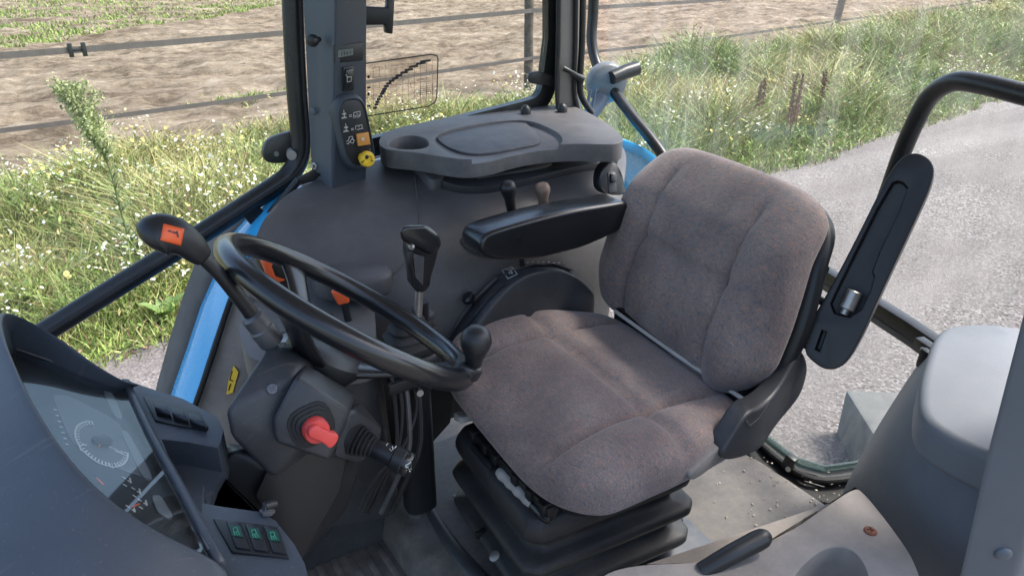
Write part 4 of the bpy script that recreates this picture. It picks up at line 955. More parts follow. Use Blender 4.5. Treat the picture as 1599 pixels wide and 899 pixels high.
# gear lever
gl = thing('gear_lever', 'glossy black gear lever with T shaped grip and button beside the seat', 'lever', W(652, 520, y=1.19))
mk('shaft', tube([W(652, 505, y=1.19), W(655, 445, y=1.18)], .0085, 12, 0), STEEL, gl)
mk('shaft_sleeve', tube([W(663, 500, y=1.21), W(662, 470, y=1.20)], .009, 10, 0), BLK, gl)
gr = [(640, 372, 1.16), (655, 368, 1.16), (683, 372, 1.16), (686, 385, 1.16), (684, 400, 1.165), (672, 440, 1.175), (667, 458, 1.17), (645, 456, 1.17), (641, 420, 1.16), (636, 395, 1.155)]
mk('grip', prism(chaikin(W3(gr), 1), V(.005, .035, 0)), GLOSS, gl, bevel=.010, seg=4, smooth=60)
hd = hull([W(x, y, y=yy) for x, y, yy in ((623, 362, 1.15), (630, 352, 1.15), (666, 351, 1.15), (686, 366, 1.15), (690, 386, 1.15), (674, 400, 1.15), (626, 376, 1.15), (634, 352, 1.21), (668, 352, 1.21), (685, 368, 1.21), (684, 390, 1.21), (630, 372, 1.21))])
mk('head', hd, GLOSS, gl, bevel=.009, seg=4, smooth=60)
mk('button', lathe([(.006, 0), (.006, .004), (.004, .007)], W(643, 385, y=1.155), (-.6, -.8, 0), 14), STEEL, gl)
mk('trigger', tube([W(642, 392, y=1.155), W(640, 410, y=1.155), W(645, 432, y=1.165)], [.006, .006, .004], 8, 4), BLK, gl)
mk('side_plate', prism(W3([(644, 395, 1.157), (662, 400, 1.157), (660, 448, 1.173), (650, 450, 1.173)]), V(0, -.002, 0)), DKST, gl, bevel=.001)

# ================================================================== SEAT
SO = V(1.045, 1.00, .485); a_ = R_(5); SF = V(-math.cos(a_), math.sin(a_), 0); SL = V(-math.sin(a_), -math.cos(a_), 0); UP = V(0, 0, 1)
seat = thing('driver_seat', 'suspension driver seat in grey-brown woven fabric standing on black rubber bellows', 'seat', V(.85, 1.04, PZ))
def bump_(d, w): return math.exp(-(d / w) ** 2)
def dc(u, p): # cushion: u.x = forward (-1 rear..1 front), u.y = left
    fx = (u.x + 1) / 2
    wid = 1 + .10 * sm(0, .7, fx) - .12 * sm(.8, 1, fx)
    y = p.y * wid; x = p.x; z = p.z
    ay = abs(y) / .285
    if u.z > -.2:
        k = sm(-.2, .5, u.z)
        z += k * (.020 * sm(.55, .92, ay) * sm(.12, .45, fx) - .010 * (1 - min(1, ay) ** 2) * .6)
        z -= k * .016 * bump_(ay - .60 - .03 * fx, .032) * (sm(.0, .2, fx)) * (1 - .6 * sm(.75, 1, fx))
        z -= k * .013 * bump_(fx - .46 - .02 * ay, .024)
        z -= k * .010 * bump_(y / .285, .5) * sm(.6, 1, fx)
        for q in range(5): z += k * .0016 * math.sin(fx * 34 + q * 2.1 + ay * 3 + y * 9) * (1 - sm(.5, .7, ay)) / 5 * 3
    z -= .030 * sm(.62, 1.0, fx) * (.65 + .35 * sm(-1, 1, u.z))
    z += .012 * fx
    return V(x, y, z)
cu = pillow(.240, .288, .060, 5.0, 2.9, 40, dc)
mk('cushion', local(cu, SO + SF * .200 + UP * -.040, SF, SL, UP), FAB, seat, smooth=80)
la = R_(17); BU = V(math.sin(la), 0, math.cos(la)); BN = V(-math.cos(la), 0, math.sin(la)); b8 = R_(9); BU = V(math.sin(la) * math.cos(b8), -math.sin(la) * math.sin(b8), math.cos(la)); BL = V(-math.sin(b8), -math.cos(b8), 0); BN = BL.cross(BU); BN = -BN if BN.x > 0 else BN
def db(u, p): # backrest: u.x = left, u.y = up, z = forward
    h = (u.y + 1) / 2
    wid = .86 + .16 * sm(.0, .28, h) - .09 * sm(.35, 1.0, h)
    x = p.x * wid; y = p.y; z = p.z; ax = abs(x) / .255
    if u.z > -.2:
        k = sm(-.2, .5, u.z)
        z += k * (.028 * sm(.50, .90, ax) * (1 - .75 * sm(.6, .95, h)))
        z -= k * .013 * bump_(ax - .60 + .04 * h, .036) * (1 - sm(.80, .95, h))
        z -= k * .011 * bump_(h - .50 - .02 * ax, .028) * (1 - sm(.55, .7, ax))
        z += k * .010 * bump_(h - .28, .2) * (1 - ax)
    z -= .028 * sm(.7, 1, h) 
    y += .010 * (1 - ax * ax) * sm(.8, 1, h) - .010 * sm(.6, 1.1, ax) * sm(.75, 1, h)
    return V(x, y, z)
bk_ = pillow(.292, .214, .058, 8.0, 2.2, 40, db)
BC = SO + V(.052, .040, 0) + BU * .192 + UP * .0
mk('backrest', local(bk_, BC, BL, BU, BN), FAB, seat, smooth=80)
def dsh(u, p):
    h = (u.y + 1) / 2; wid = .90 + .12 * sm(.0, .28, h) - .12 * sm(.40, 1.0, h); return V(p.x * wid, p.y - .012 * sm(.5, 1.1, abs(p.x) / .26) * sm(.75, 1, h), p.z - .03 * sm(.7, 1, h))
mk('back_shell', local(pillow(.294, .212, .035, 5, 3, 20, dsh), BC - BN * .045, BL, BU, BN), BLK, seat, smooth=80)
# pale piping between cushion and backrest
pa = SO + V(.012, 0, .012) + SL * -.20; pb_ = SO + V(.012, 0, .012) + SL * .235
mk('piping', tube([pa, pa.lerp(pb_, .5) + V(-.0, 0, -.004), pb_], .0045, 8, 4), PALE, seat)
mk('back_bridge', box(SO + V(.055, 0, -.035), .03, .22, .05, SF, SL), BLK, seat, bevel=.006)
# seat pan under cushion
def dpn(u, p): return V(p.x, p.y * (1 + .06 * sm(0, 1, (u.x + 1) / 2)), p.z - .03 * sm(.6, 1, (u.x + 1) / 2))
mk('seat_pan', local(pillow(.195, .235, .020, 5, 4, 14, dpn), SO + SF * .190 + UP * -.098, SF, SL, UP), BLK, seat, smooth=60)
# near hinge bracket
hb = chaikin(W3([(1262, 562, .735), (1250, 545, .735), (1228, 588, .725), (1207, 620, .715), (1188, 636, .705), (1168, 644, .695), (1140, 685, .69), (1122, 715, .69), (1140, 722, .69), (1190, 705, .695), (1208, 670, .71), (1250, 622, .73), (1262, 585, .735)]), 2)
mk('hinge_bracket', prism(hb, V(.01, .045, 0)), PL, seat, bevel=.008, seg=3, smooth=50)
sidep = chaikin(W3([(1074, 742, .70), (1090, 728, .70), (1132, 690, .70), (1124, 722, .70), (1088, 748, .70), (1078, 750, .70)]), 1)
mk('side_cover', prism(sidep, V(0, .03, 0)), BEIGE, seat, bevel=.004, smooth=50)
bh = bvh(bpy.data.objects['hinge_bracket'])
decal(bh, [[(1164, 655), (1170, 664)], [(1170, 664), (1184, 652)], [(1184, 652), (1200, 628)]], .0012, GREYP, 'seam_line', seat)
mk('back_bracket', hull([BC - BN * .05 + BL * (.24 + a) + BU * b_ + BN * c for a in (0, .025) for b_ in (-.26, .10) for c in (-.03, .01)]), BLK, seat, bevel=.006, seg=3)
# suspension: bellows
bel = V(.805, 1.01, 0)
prof = [(.0, .150), (.03, .172), (.045, .188), (.060, .190), (.068, .182), (.076, .150), (.092, .154), (.112, .178), (.122, .190), (.136, .190), (.144, .180), (.150, .150), (.168, .154), (.186, .176), (.198, .184), (.228, .180), (.238, .170), (.242, .16)]
rings = []
for h, s in prof:
    z = PZ + .005 + h * 1.05
    P = [bel + SF * i * (s + .02) + SL * j * (s) + UP * z for i, j in ((-1, -1), (1, -1), (1, 1), (-1, 1))]
    rings.append([p for p in chaikin(P, 3, True, .07)])
mk('bellows', loft(rings), pm('bellows rubber', (.030, .032, .036), .5, .15, 10, .2, 300, dust=.1), seat, sub=1, smooth=80)
mk('base_plate', prism([bel + SF * i * .20 + SL * j * .235 + UP * (PZ + .006) + V(.02, 0, 0) for i, j in ((-1.25, -1), (1.0, -1), (1.0, 1), (-1.25, 1))], V(0, 0, .006)), DKST, seat, bevel=.003)
pbx = W(1062, 812, z=PZ + .012)
mk('plate_bolt', lathe([(.007, 0), (.007, .006)], pbx, (0, 0, 1), 6), BLK, seat)
# upper suspension frame with adjuster rail and levers on the front
mk('slide_frame', box(bel + UP * .350 - SF * .03, .145, .15, .012, SF, SL), BLK, seat, bevel=.003)
f0, f1 = W(742, 678, z=.350), W(862, 802, z=.350); fd = (f1 - f0).normalized(); fl_ = (f1 - f0).length
mk('front_rail', join(bar([f0, f0.lerp(f1, .5), f1], .010, .016), *[box(f0.lerp(f1, k) + V(-.006, 0, .010), .010, .012, .012, fd) for k in (.04, .22, .36, .62, .80, .95)], box(f0.lerp(f1, .5) + V(.03, 0, -.004), .07, .02, .020, fd)), BLK, seat, bevel=.003)
mk('front_rod', tube([f0.lerp(f1, .08) + V(-.016, 0, -.012), f0.lerp(f1, .36) + V(-.016, 0, -.014)], .0085, 10, 0), BLK, seat)
ga, gb = W(780, 736, z=.338), W(832, 788, z=.338)
rr = [.010, .0135, .011, .0135, .011, .0135, .011, .013, .0095]
mk('adjuster_grip', tube([ga.lerp(gb, k / 8) for k in range(9)], rr, 14, 3), pm('chalk grip', (.50, .49, .46), .55, .15, 30), seat)
mk('adjuster_rod', tube([gb, gb.lerp(ga, -.35), W(860, 806, z=.335), W(868, 792, z=.345)], .0095, 12, 4), GLOSS, seat)
wl = W(714, 652, z=.375)
mk('height_lever', hull([wl + V(*d) for d in ((-.0, .018, .004), (0, -.012, .008), (0, -.02, -.004), (0, .012, -.012), (.03, .012, .002), (.03, -.016, .004), (.03, -.016, -.010), (.03, .01, -.012), (-.006, .004, -.006))]), PALE, seat, bevel=.003, seg=3)
bbel = bvh(bpy.data.objects['bellows'])
p_, n_ = on(bbel, 773, 868); mk('emblem_disc', lathe([(.012, -.002), (.012, .003), (.009, .004)], p_, n_, 24), STEEL, seat)
p_, n_ = on(bbel, 750, 832); mk('retainer_clip', box(p_, .012, .006, .008), BLK, seat, bevel=.002)

# armrests
ra_ = thing('armrest', 'long glossy black armrest lowered on the far side of the seat', 'armrest', W(900, 350, y=1.29))
ao = W3([(749, 392, 1.25), (751, 376, 1.25), (762, 364, 1.25), (800, 352, 1.25), (850, 338, 1.25), (900, 327, 1.25), (960, 318, 1.25), (985, 314, 1.25), (985, 352, 1.25), (960, 366, 1.25), (910, 388, 1.25), (880, 396, 1.25), (840, 405, 1.25), (790, 408, 1.25), (762, 404, 1.25)])
mk('pad', prism(chaikin(ao, 1), V(0, .085, .0)), GLOSS, ra_, bevel=.011, seg=5, smooth=60)
al = thing('armrest', 'black armrest folded upright on the near side of the seat, metal roller in its recess', 'armrest', W(1290, 550, y=.70))
AX = (W(1428, 245, y=.70) - W(1285, 545, y=.70)).normalized(); AO = W(1287, 552, y=.70); AL_ = (W(1425, 240, y=.70) - AO).length
AN = V(-math.cos(R_(20)), -math.sin(R_(20)), .0); AN = (AN - AX * AN.dot(AX)).normalized(); AW = AX.cross(AN)
if AW.dot(RT) < 0: AW = -AW
def AP(l, w, n=0): return AO + AX * l * AL_ + AW * w + AN * n
outl = [AP(-.06, -.012), AP(-.03, -.036), AP(.10, -.047), AP(.30, -.040), AP(.55, -.036), AP(.85, -.034), AP(.97, -.028), AP(1.02, -.008), AP(1.01, .022), AP(.94, .040), AP(.7, .042), AP(.4, .043), AP(.10, .046), AP(-.03, .038), AP(-.07, .015)]
r1 = chaikin([AP(.19, -.028, .02), AP(.21, .026, .02), AP(.42, .024, .02), AP(.45, .010, .02), AP(.85, .012, .02), AP(.88, -.010, .02), AP(.85, -.024, .02), AP(.35, -.028, .02)], 1)
bodyA = cut(prism([p - AN * .05 for p in chaikin(outl, 2)], AN * .05), [prism([p for p in r1], AN * -.042), prism([AP(.0, -.018, .02), AP(.10, -.022, .02), AP(.10, -.013, .02), AP(.0, -.009, .02)], AN * -.04)])
mk('pad', bodyA, BLK, al, bevel=.006, seg=3, smooth=50)
mk('roller', join(lathe([(.013, 0), (.015, .002), (.015, .036), (.013, .038)], AP(.235, 0, -.008), AX, 20), lathe([(.008, -.010), (.008, 0)], AP(.235, 0, -.008), AX, 14)), STEEL, al, smooth=40)
mk('pivot', tube([AP(.22, -.04, -.03), AP(.24, -.075, -.03)], .008, 10, 0), BLK, al)
mk('mount', hull([AP(-.02, -.02, -.03), AP(.15, -.03, -.03), AP(-.02, -.02, -.06), AP(.15, -.03, -.06)] + [AP(-.04, -.085, -.03), AP(.06, -.09, -.03), AP(-.04, -.085, -.06)]), BLK, al, bevel=.004)

# ================================================================== STEERING
TN = V(math.sin(R_(37)), 0, math.cos(R_(37))); SC = V(.338, .965, .800); E1 = V(0, 1, 0); E2 = TN.cross(E1); SR = .197
sw_ = thing('steering_wheel', 'large glossy black three spoke steering wheel on the tilted column', 'steering wheel', SC - TN * .1)
def SP(th, r=SR, n=0): return SC + (E1 * math.cos(R_(th)) + E2 * math.sin(R_(th))) * r + TN * n
mk('rim', tube([SP(6 * k) for k in range(60)], .0170, 16, 0, closed=True), GLOSS, sw_, smooth=80)
for th, wd in ((8, .021), (128, .026), (248, .030)):
    a = R_(th); tdir = (E1 * -math.sin(a) + E2 * math.cos(a)); rdir = (E1 * math.cos(a) + E2 * math.sin(a))
    rings = []
    for r, n, w, t_ in ((.02, -.088, .030, .014), (.05, -.080, wd * 1.35, .012), (.10, -.055, wd, .009), (.16, -.022, wd, .008), (.195, -.005, wd * 1.5, .008), (.212, -.001, wd * 1.9, .006)):
        c = SC + rdir * r + TN * n; rings.append([c + tdir * w + TN * t_ * .3, c + tdir * w * .6 + TN * t_, c - tdir * w * .6 + TN * t_, c - tdir * w + TN * t_ * .3, c - tdir * w * .8 - TN * t_, c + tdir * w * .8 - TN * t_])
    mk('spoke', loft(rings), GLOSS, sw_, sub=1, smooth=60)
mk('hub', lathe([(.040, -.135), (.044, -.118), (.052, -.102), (.060, -.086), (.060, -.074), (.048, -.064), (.001, -.060)], SC, TN, 32), BLK, sw_, smooth=50)
# spinner knob
kp = W(752, 566, y=SP(232).y); ths_ = 228
kc = SP(ths_, SR + .002, .012)
sk = thing('spinner_knob', 'black ball spinner knob clamped on the steering wheel rim nearest the seat', 'knob', kc)
tdir = (SP(ths_ + 4) - SP(ths_ - 4)).normalized(); rd = (SP(ths_) - SC).normalized()
pl_ = [SP(ths_ + d, SR + r, 0) + TN * .018 for d, r in ((-12, -.016), (-12, .012), (-4, .022), (6, .020), (16, .010), (20, -.004), (14, -.018), (0, -.024))]
mk('clamp', prism([p - TN * .014 for p in chaikin(pl_, 2)], TN * .018), BLK, sk, bevel=.004, seg=3)
mk('clamp_bolt', lathe([(.007, 0), (.007, .004), (.004, .006)], SP(ths_ + 8, SR - .002, .020), TN, 14), STEEL, sk)
kn_ = (V(0, 0, 1) + RT * .12 - FH * .1).normalized()
mk('collar', lathe([(.011, 0), (.012, .004), (.012, .016), (.010, .020)], kc + rd * .006, kn_, 20), STEEL, sk)
mk('knob', lathe([(.0125, .016), (.0135, .024), (.0145, .032), (.019, .042), (.0225, .052), (.0235, .060), (.021, .070), (.014, .078), (.005, .081), (.0005, .0813)], kc + rd * .006, kn_, 28), BLK, sk, smooth=80)

# column shroud -----------------------------------------------------------
cs = thing('steering_column', 'dusty black steering column shroud carrying the stalks and red knob', 'steering column', W(430, 800, y=.95))
def H(pts): return hull(W3(pts))
up_ = H([(425, 532, .92), (352, 640, .87), (360, 680, .865), (425, 745, .86), (470, 700, .845), (460, 590, .87), (478, 562, .90), (500, 552, 1.0), (545, 600, 1.08), (590, 668, 1.05), (560, 720, 1.0), (440, 532, 1.06), (395, 620, 1.10), (400, 700, 1.08)])
mk('upper_shroud', up_, PL, cs, bevel=.0075, seg=4, smooth=60)
bx = H([(462, 588, .845), (546, 640, .835), (512, 718, .825), (428, 690, .835), (424, 655, .845), (478, 566, .90), (556, 612, .92), (530, 715, .90), (440, 660, .90)])
mk('knob_housing', bx, PL, cs, bevel=.0075, seg=4, smooth=60)
bx2 = H([(550, 640, .86), (596, 672, .88), (590, 700, .885), (562, 722, .87), (516, 714, .84), (560, 622, .92), (597, 668, .95), (560, 720, .94), (530, 650, .86)])
mk('stalk_housing', bx2, PL, cs, bevel=.0075, seg=4, smooth=60)
lo2 = H([(365, 700, .90), (420, 738, .875), (510, 720, .88), (568, 715, .90), (545, 790, .91), (330, 735, .91), (316, 790, .91), (400, 800, .90), (440, 815, .90), (475, 868, .90), (500, 840, .90), (350, 690, 1.08), (540, 720, 1.06), (330, 790, 1.08), (490, 850, 1.06)])
mk('lower_shroud', lo2, BLK, cs, bevel=.008, seg=4, smooth=60)
wdg = H([(425, 715, .868), (545, 700, .868), (532, 765, .868), (470, 878, .868), (440, 800, .868), (398, 775, .868), (425, 715, .885), (545, 700, .885), (532, 765, .885), (470, 878, .885), (440, 800, .885), (398, 775, .885)])
mk('side_plate', wdg, BLK, cs, bevel=.003, smooth=50)
bcs = bvh(*[bpy.data.objects[n] for n in ('upper_shroud', 'knob_housing', 'stalk_housing', 'lower_shroud', 'side_plate')])
for x, y in ((425, 607), (434, 765), (495, 776)): screw(bcs, x, y, .0080, cs, DKST)
mk('column_tube', tube([SC - TN * .13, SC - TN * .22, SC - TN * .60], .032, 16, 0), BLK, cs)
# red knob with stepped rubber base
p_, n_ = on(bcs, 486, 662); rk_ = thing('light_switch', 'faded red rotary knob with a wing grip on the steering column', 'knob', p_)
a_1, b_1, n_ = frame(n_); a_1 = (W(500, 655, y=p_.y) - p_); a_1 = (a_1 - n_ * a_1.dot(n_)).normalized(); b_1 = n_.cross(a_1)
rings = []
for h, s in ((-.004, .030), (.003, .030), (.004, .026), (.007, .026), (.008, .022), (.011, .022), (.012, .018), (.015, .017)):
    rings.append(chaikin([p_ + (a_1 * i + b_1 * j) * s + n_ * h for i, j in ((-1, -1), (1, -1), (1, 1), (-1, 1))], 2, True, .22))
mk('stepped_base', loft(rings), BLKR, rk_, smooth=35)
mk('dial', lathe([(.0165, .012), (.0175, .015), (.0175, .024), (.016, .028), (.012, .029)], p_, n_, 28), REDP, rk_, smooth=40)
cdir = (W(515, 675, y=p_.y) - W(470, 655, y=p_.y)); cdir = (cdir - n_ * cdir.dot(n_)).normalized(); sdir_ = n_.cross(cdir)
mk('wing', prism(chaikin([p_ + n_ * .024 + cdir * a + sdir_ * b_ for a, b_ in ((-.016, -.010), (.010, -.007), (.024, -.012), (.028, 0), (.024, .012), (.010, .007), (-.016, .010))], 2), n_ * .014), REDP, rk_, bevel=.002, smooth=50)
# multifunction stalk with bellows
s0, s1 = W(552, 684, y=.865), W(640, 726, y=.80)
mf = thing('indicator_stalk', 'black indicator stalk with horn symbol on its end pointing to the seat', 'stalk', s0)
dd = (s1 - s0); LL = dd.length; dd.normalize()
pr = []
for k in range(6): pr += [(.024 - .0018 * k, .006 * k), (.025 - .0018 * k, .006 * k + .003), (.019 - .0015 * k, .006 * k + .0045)]
mk('boot', lathe([(.026, -.012)] + pr + [(.012, .040)], s0, dd, 24), BLKR, mf, smooth=50)
mk('grip', lathe([(.011, .025), (.014, .030), (.0155, LL * .55), (.0165, LL * .70), (.0185, LL * .72), (.019, LL * .88), (.0175, LL * .90)], s0, dd, 28), BLK, mf, smooth=40)
ec = mk('end_cap', lathe([(.0178, LL * .90), (.0178, LL * .975), (.0155, LL * 1.02), (.001, LL * 1.03)], s0, dd, 28), GLOSS, mf, smooth=40)
bec = bvh(ec)
try: decal(bec, [[(634, 726), (637, 724), (641, 721), (641, 732), (637, 728), (634, 729), (634, 726)], [(637, 730), (640, 735), (634, 733)]], .0011, WHT, 'horn_symbol', mf, .001)
except Exception as e: print('horn', e)
bgp = bvh(bpy.data.objects[mf.children[1].name])
try: decal(bgp, [[(608, 701), (612, 697)], [(608, 701), (611, 704)], [(612, 697), (613, 702)], [(602, 694), (606, 691)], [(616, 700), (619, 697)]], .0011, WHT, 'light_symbols', mf, .001)
except Exception as e: print('lights', e)
# shuttle lever on the left with orange label
sl = thing('shuttle_lever', 'long black lever with curved knob and orange label in front of the door tube', 'lever', W(430, 535, y=.93))
mk('collar', lathe([(.017, 0), (.018, .004), (.018, .028), (.016, .030), (.016, .050), (.012, .054)], W(425, 533, y=.93), W(390, 490, y=.93) - W(425, 533, y=.93), 24), DKST, sl, smooth=40)
mk('shaft', tube([W(400, 500, y=.93), W(372, 463, y=.93), W(340, 425, y=.93), W(308, 395, y=.93)], [.0105, .010, .009, .0085], 14, 5), BLK, sl)
hk_ = [(318, 402, .013), (305, 390, .018), (290, 377, .0205), (272, 368, .0235), (255, 366, .0265), (243, 370, .027), (236, 376, .023), (231, 381, .012)]
mk('knob', tube([W(x, y, y=.93) for x, y, r in hk_], [r for *_, r in hk_], 20, 5, flat=.85), BLK, sl, smooth=80)
bsl = bvh([c for c in sl.children if c.name.startswith('knob')][0])
q = [on(bsl, x, y, lift=.0008)[0] for x, y in ((255, 349), (287, 357), (280, 384), (250, 376))]
nx_, ny_ = 8, 6; rows = [[on(bsl, 255 + (32 * u) - (5 * v), 350 + 8 * u + 25 * v - 3 * 0, lift=.0009)[0] for u in [i / nx_ for i in range(nx_ + 1)]] for v in [j / ny_ for j in range(ny_ + 1)]]
lb = mk('orange_label', sheet(rows), ORNG, sl, solid=.0006, offset=1)
decal(bsl, [[(262, 361), (266, 362)], [(268, 363), (276, 365)], [(275, 362), (277, 370)]], .0016, BLK, 'label_marks', sl, .002)
# ================================================================== DASHBOARD near left
DZ = .70
dash = thing('dashboard', 'dark dashboard with hooded instrument cluster in the near left corner', 'dashboard', W(200, 850, z=DZ))
def D(x, y, dz=0): return W(x, y, z=DZ + dz)
deck = [(190, 590), (225, 603), (285, 622), (338, 650), (349, 672), (345, 690), (330, 715), (318, 745), (318, 785), (345, 790), (405, 798), (430, 812), (460, 850), (476, 880), (488, 930), (500, 1000), (330, 1000), (325, 880), (195, 610)]
hole = [(250, 676), (290, 680), (342, 690), (328, 718), (314, 750), (312, 788), (296, 772), (262, 704)]
swh = [(338, 812), (430, 824), (452, 872), (366, 862)]
dk = cut(prism([D(*p) for p in deck], V(0, 0, -.06)), [prism([D(x, y, .01) for x, y in hole], V(0, 0, -.05))])
mk('deck', dk, PLB, dash, bevel=.005, seg=3, smooth=40)
mk('deck_side', loft([[D(x, y, -.055) for x, y in deck[:14]], [D(x, y, -.055) + V(-.02, .0, -.35) for x, y in deck[:14]]]), PLB, dash, smooth=40)
bdk = bvh([c for c in dash.children if c.name.startswith('deck')][0])
# far rocker group
q, _ = onplate(bdk, [(224, 620), (262, 626), (312, 646), (326, 668), (322, 673), (280, 667), (242, 658)], .003); rgp = mk('rocker_panel', q, BLK, dash, bevel=.0015)
for i in range(3):
    x = 240 + 27 * i; y = 630 + 9 * i
    q, _ = onplate(bdk, [(x, y), (x + 20, y + 4), (x + 26, y + 20), (x + 4, y + 15)], .004); r_o = mk('rocker', q, BLK, rgp, bevel=.001)
    P = [on(bdk, a, b_)[0] for a, b_ in ((x + 3, y + 14), (x + 26, y + 20), (x + 29, y + 27), (x + 6, y + 22))]; u_ = V(0, 0, 1)
    mk('rocker_paddle', hull([P[0] + u_ * .002, P[1] + u_ * .002, P[2], P[3], P[0] + u_ * .014 + (P[3] - P[0]) * .4, P[1] + u_ * .014 + (P[3] - P[0]) * .4, P[2] + u_ * .009, P[3] + u_ * .009]), GLOSS, rgp, bevel=.001)
# near switch group with green symbols
q, _ = onplate(bdk, [(333, 811), (428, 823), (452, 873), (362, 864)], .003); ngp = mk('rocker_panel', q, BLK, dash, bevel=.0015)
for i in range(3):
    x = 354 + 29 * i; y = 818 + 3.5 * i
    q, _ = onplate(bdk, [(x, y), (x + 24, y + 3), (x + 38, y + 45), (x + 15, y + 42)], .006); r_o = mk('light_rocker', q, BLK, dash, bevel=.0015)
    br = bvh(r_o); q, _ = onplate(br, [(x + 3, y + 2), (x + 21, y + 4), (x + 26, y + 21), (x + 8, y + 19)], .0012); gsq = mk('green_window', q, pm('green lens', (.012, .06, .045), .3), r_o)
    bg_ = bvh(gsq); cx_, cy0 = x + 14.5, y + 10
    decal(bg_, [[(cx_ - 4, cy0 - 3), (cx_ + 1, cy0 - 4), (cx_ + 3, cy0), (cx_ + 1, cy0 + 4), (cx_ - 3, cy0 + 3), (cx_ - 4, cy0 - 3)], [(cx_ + 3, cy0 + 2), (cx_ + 6, cy0 + 7)], [(cx_, cy0 + 4), (cx_ + 3, cy0 + 8)], [(cx_ - 3, cy0 + 4), (cx_ - 1, cy0 + 8)]], .0009, GRN, 'lamp_symbol', r_o, .0008)
# ignition-like toggle
p_ = D(417, 800); tg_ = thing('toggle_lever', 'short toggle with steel collar on the dashboard corner below the column', 'toggle', p_)
mk('collar', lathe([(.009, 0), (.009, .003), (.006, .004), (.006, .012)], p_, V(.25, .1, .9), 6), DKST, tg_)
mk('stem', tube([p_ + V(0, 0, .010), W(432, 785, y=p_.y)], [.0055, .005], 12, 0), BLK, tg_)

# instrument face: plane from bar line up towards the front
fA = D(196, 606, .012); fB = D(326, 862, .012); fC = W(28, 548, y=1.15)
FNn = (fB - fA).cross(fC - fA).normalized(); FNn = FNn if FNn.z > 0 else -FNn
def F(x, y, l=0): d = ray(x, y); return CAM + d * ((fA + FNn * l - CAM).dot(FNn) / d.dot(FNn))
face_px = [(22, 540), (195, 603), (330, 862), (300, 868), (150, 800), (60, 700)]
rimpx = [(218, 600, .024), (195, 594, .026), (150, 568, .035), (105, 535, .045), (60, 507, .055), (22, 489, .062), (6, 490, .064), (4, 512, .062), (22, 560, .058), (50, 620, .054), (90, 685, .050), (130, 735, .046), (180, 782, .040), (240, 822, .034), (295, 850, .028), (335, 872, .022), (352, 886, .016)]
footpx = {0: (206, 606), 1: (194, 604), 2: (160, 592), 3: (115, 575), 4: (70, 559), 5: (36, 548), 6: (24, 542), 7: (24, 548)}
base_ = mk('instrument_panel', prism([F(*p) for p in ((10, 525), (60, 540), (197, 598), (338, 870), (300, 870), (200, 828), (110, 760), (30, 640))], FNn * -.01), DIAL, dash, bevel=.001)
bi = bvh(base_)
def fplate(pix, mat, name, h=.0012, it=2, q=.15, lift=0, parent=base_):
    return mk(name, prism(chaikin([F(x, y, lift) for x, y in pix], it, True, q), FNn * h), mat, parent, smooth=0)
fplate([(80, 617), (106, 618), (185, 658), (205, 700), (240, 752), (150, 720), (110, 690)], pm('dial grey dark', (.11, .115, .12), .5), 'dial_field', .001)
fplate([(186, 672), (200, 676), (240, 750), (222, 748)], DIALG, 'display_strip', .002)
fplate([(236, 775), (250, 775), (270, 808), (262, 812), (244, 800)], DIALG, 'display_strip', .002)
fplate([(160, 610), (176, 616), (192, 655), (178, 652)], DIALG, 'display_strip', .002)
tk = []; arc = []
for i in range(31):
    u = i / 30; an = 2.2 + u * 4.4
    # ellipse of the dial in the panel's own slanted directions
    ex = 158 + 40 * math.cos(an) + 10 * math.sin(an); ey = 694 - 26 * math.sin(an) + 24 * math.cos(an)
    ix = 158 + 34 * math.cos(an) + 8.5 * math.sin(an); iy = 694 - 22 * math.sin(an) + 20.5 * math.cos(an)
    tk.append([(ex, ey), (ix, iy)]); arc.append((ex, ey))
bi2 = bvh(base_, *[c for c in base_.children])
decal(bi2, tk, .0017, WHT, 'dial_ticks', base_, .0008)
decal(bi2, [arc], .0018, WHT, 'dial_arc', base_, .0008)
decal(bi2, [[(153, 700), (162, 690)], [(206, 795), (216, 790)], [(160, 760), (150, 750)]], .002, ORNG, 'needle', base_, .003)
p_ = F(158, 692); mk('needle_hub', lathe([(.012, 0), (.012, .006), (.009, .008)], p_, FNn, 20), BLK, base_)
dg_ = []
for (x, y, s_) in ((190, 745, 1), (205, 762, 1), (215, 780, 1), (196, 790, 1)):
    dg_ += [[(x + a, y + b_), (x + a + 5, y + b_ + 3)] for a, b_ in ((0, 0), (9, 6), (2, 12))] + [[(x + 12, y + 2), (x + 14, y + 10)]]
decal(bi2, dg_, .0016, WHT, 'gauge_marks', base_, .0008)
decal(bi2, [[(84 + 3 * i, 640 + 9 * i), (88 + 3 * i, 641 + 9 * i)] for i in range(7)] + [[(128, 694), (134, 696)], [(180, 705), (192, 710)]], .0022, WHT, 'dial_numbers', base_, .0008)
# km/h style lettering on the dial
text3d(bi2, 'km/h', 181, 703, (10, 5), .010, WHT, 'lettering', base_)
lens = mk('lens', prism([F(x, y, .010) for x, y in ((24, 546), (110, 575), (196, 606), (330, 864), (300, 866), (225, 828), (130, 752), (60, 660), (28, 580))], FNn * .002), GLC, dash, smooth=0)
mk('lens_edge', tube([F(x, y, .012) for x, y in ((26, 545), (110, 574), (190, 602), (206, 622), (270, 745), (326, 858))], .0016, 8, 3), DKST, dash)
# bar along the near edge of the face
mk('edge_bar', tube([D(196, 597, .022), D(232, 672, .024), D(286, 770, .024), D(334, 862, .022), D(346, 880, .012)], .0060, 12, 5), PLB, dash)
mk('edge_bar', tube([D(200, 616, .006), D(252, 716, .006), D(322, 852, .006)], .005, 10, 5), DKST, dash)
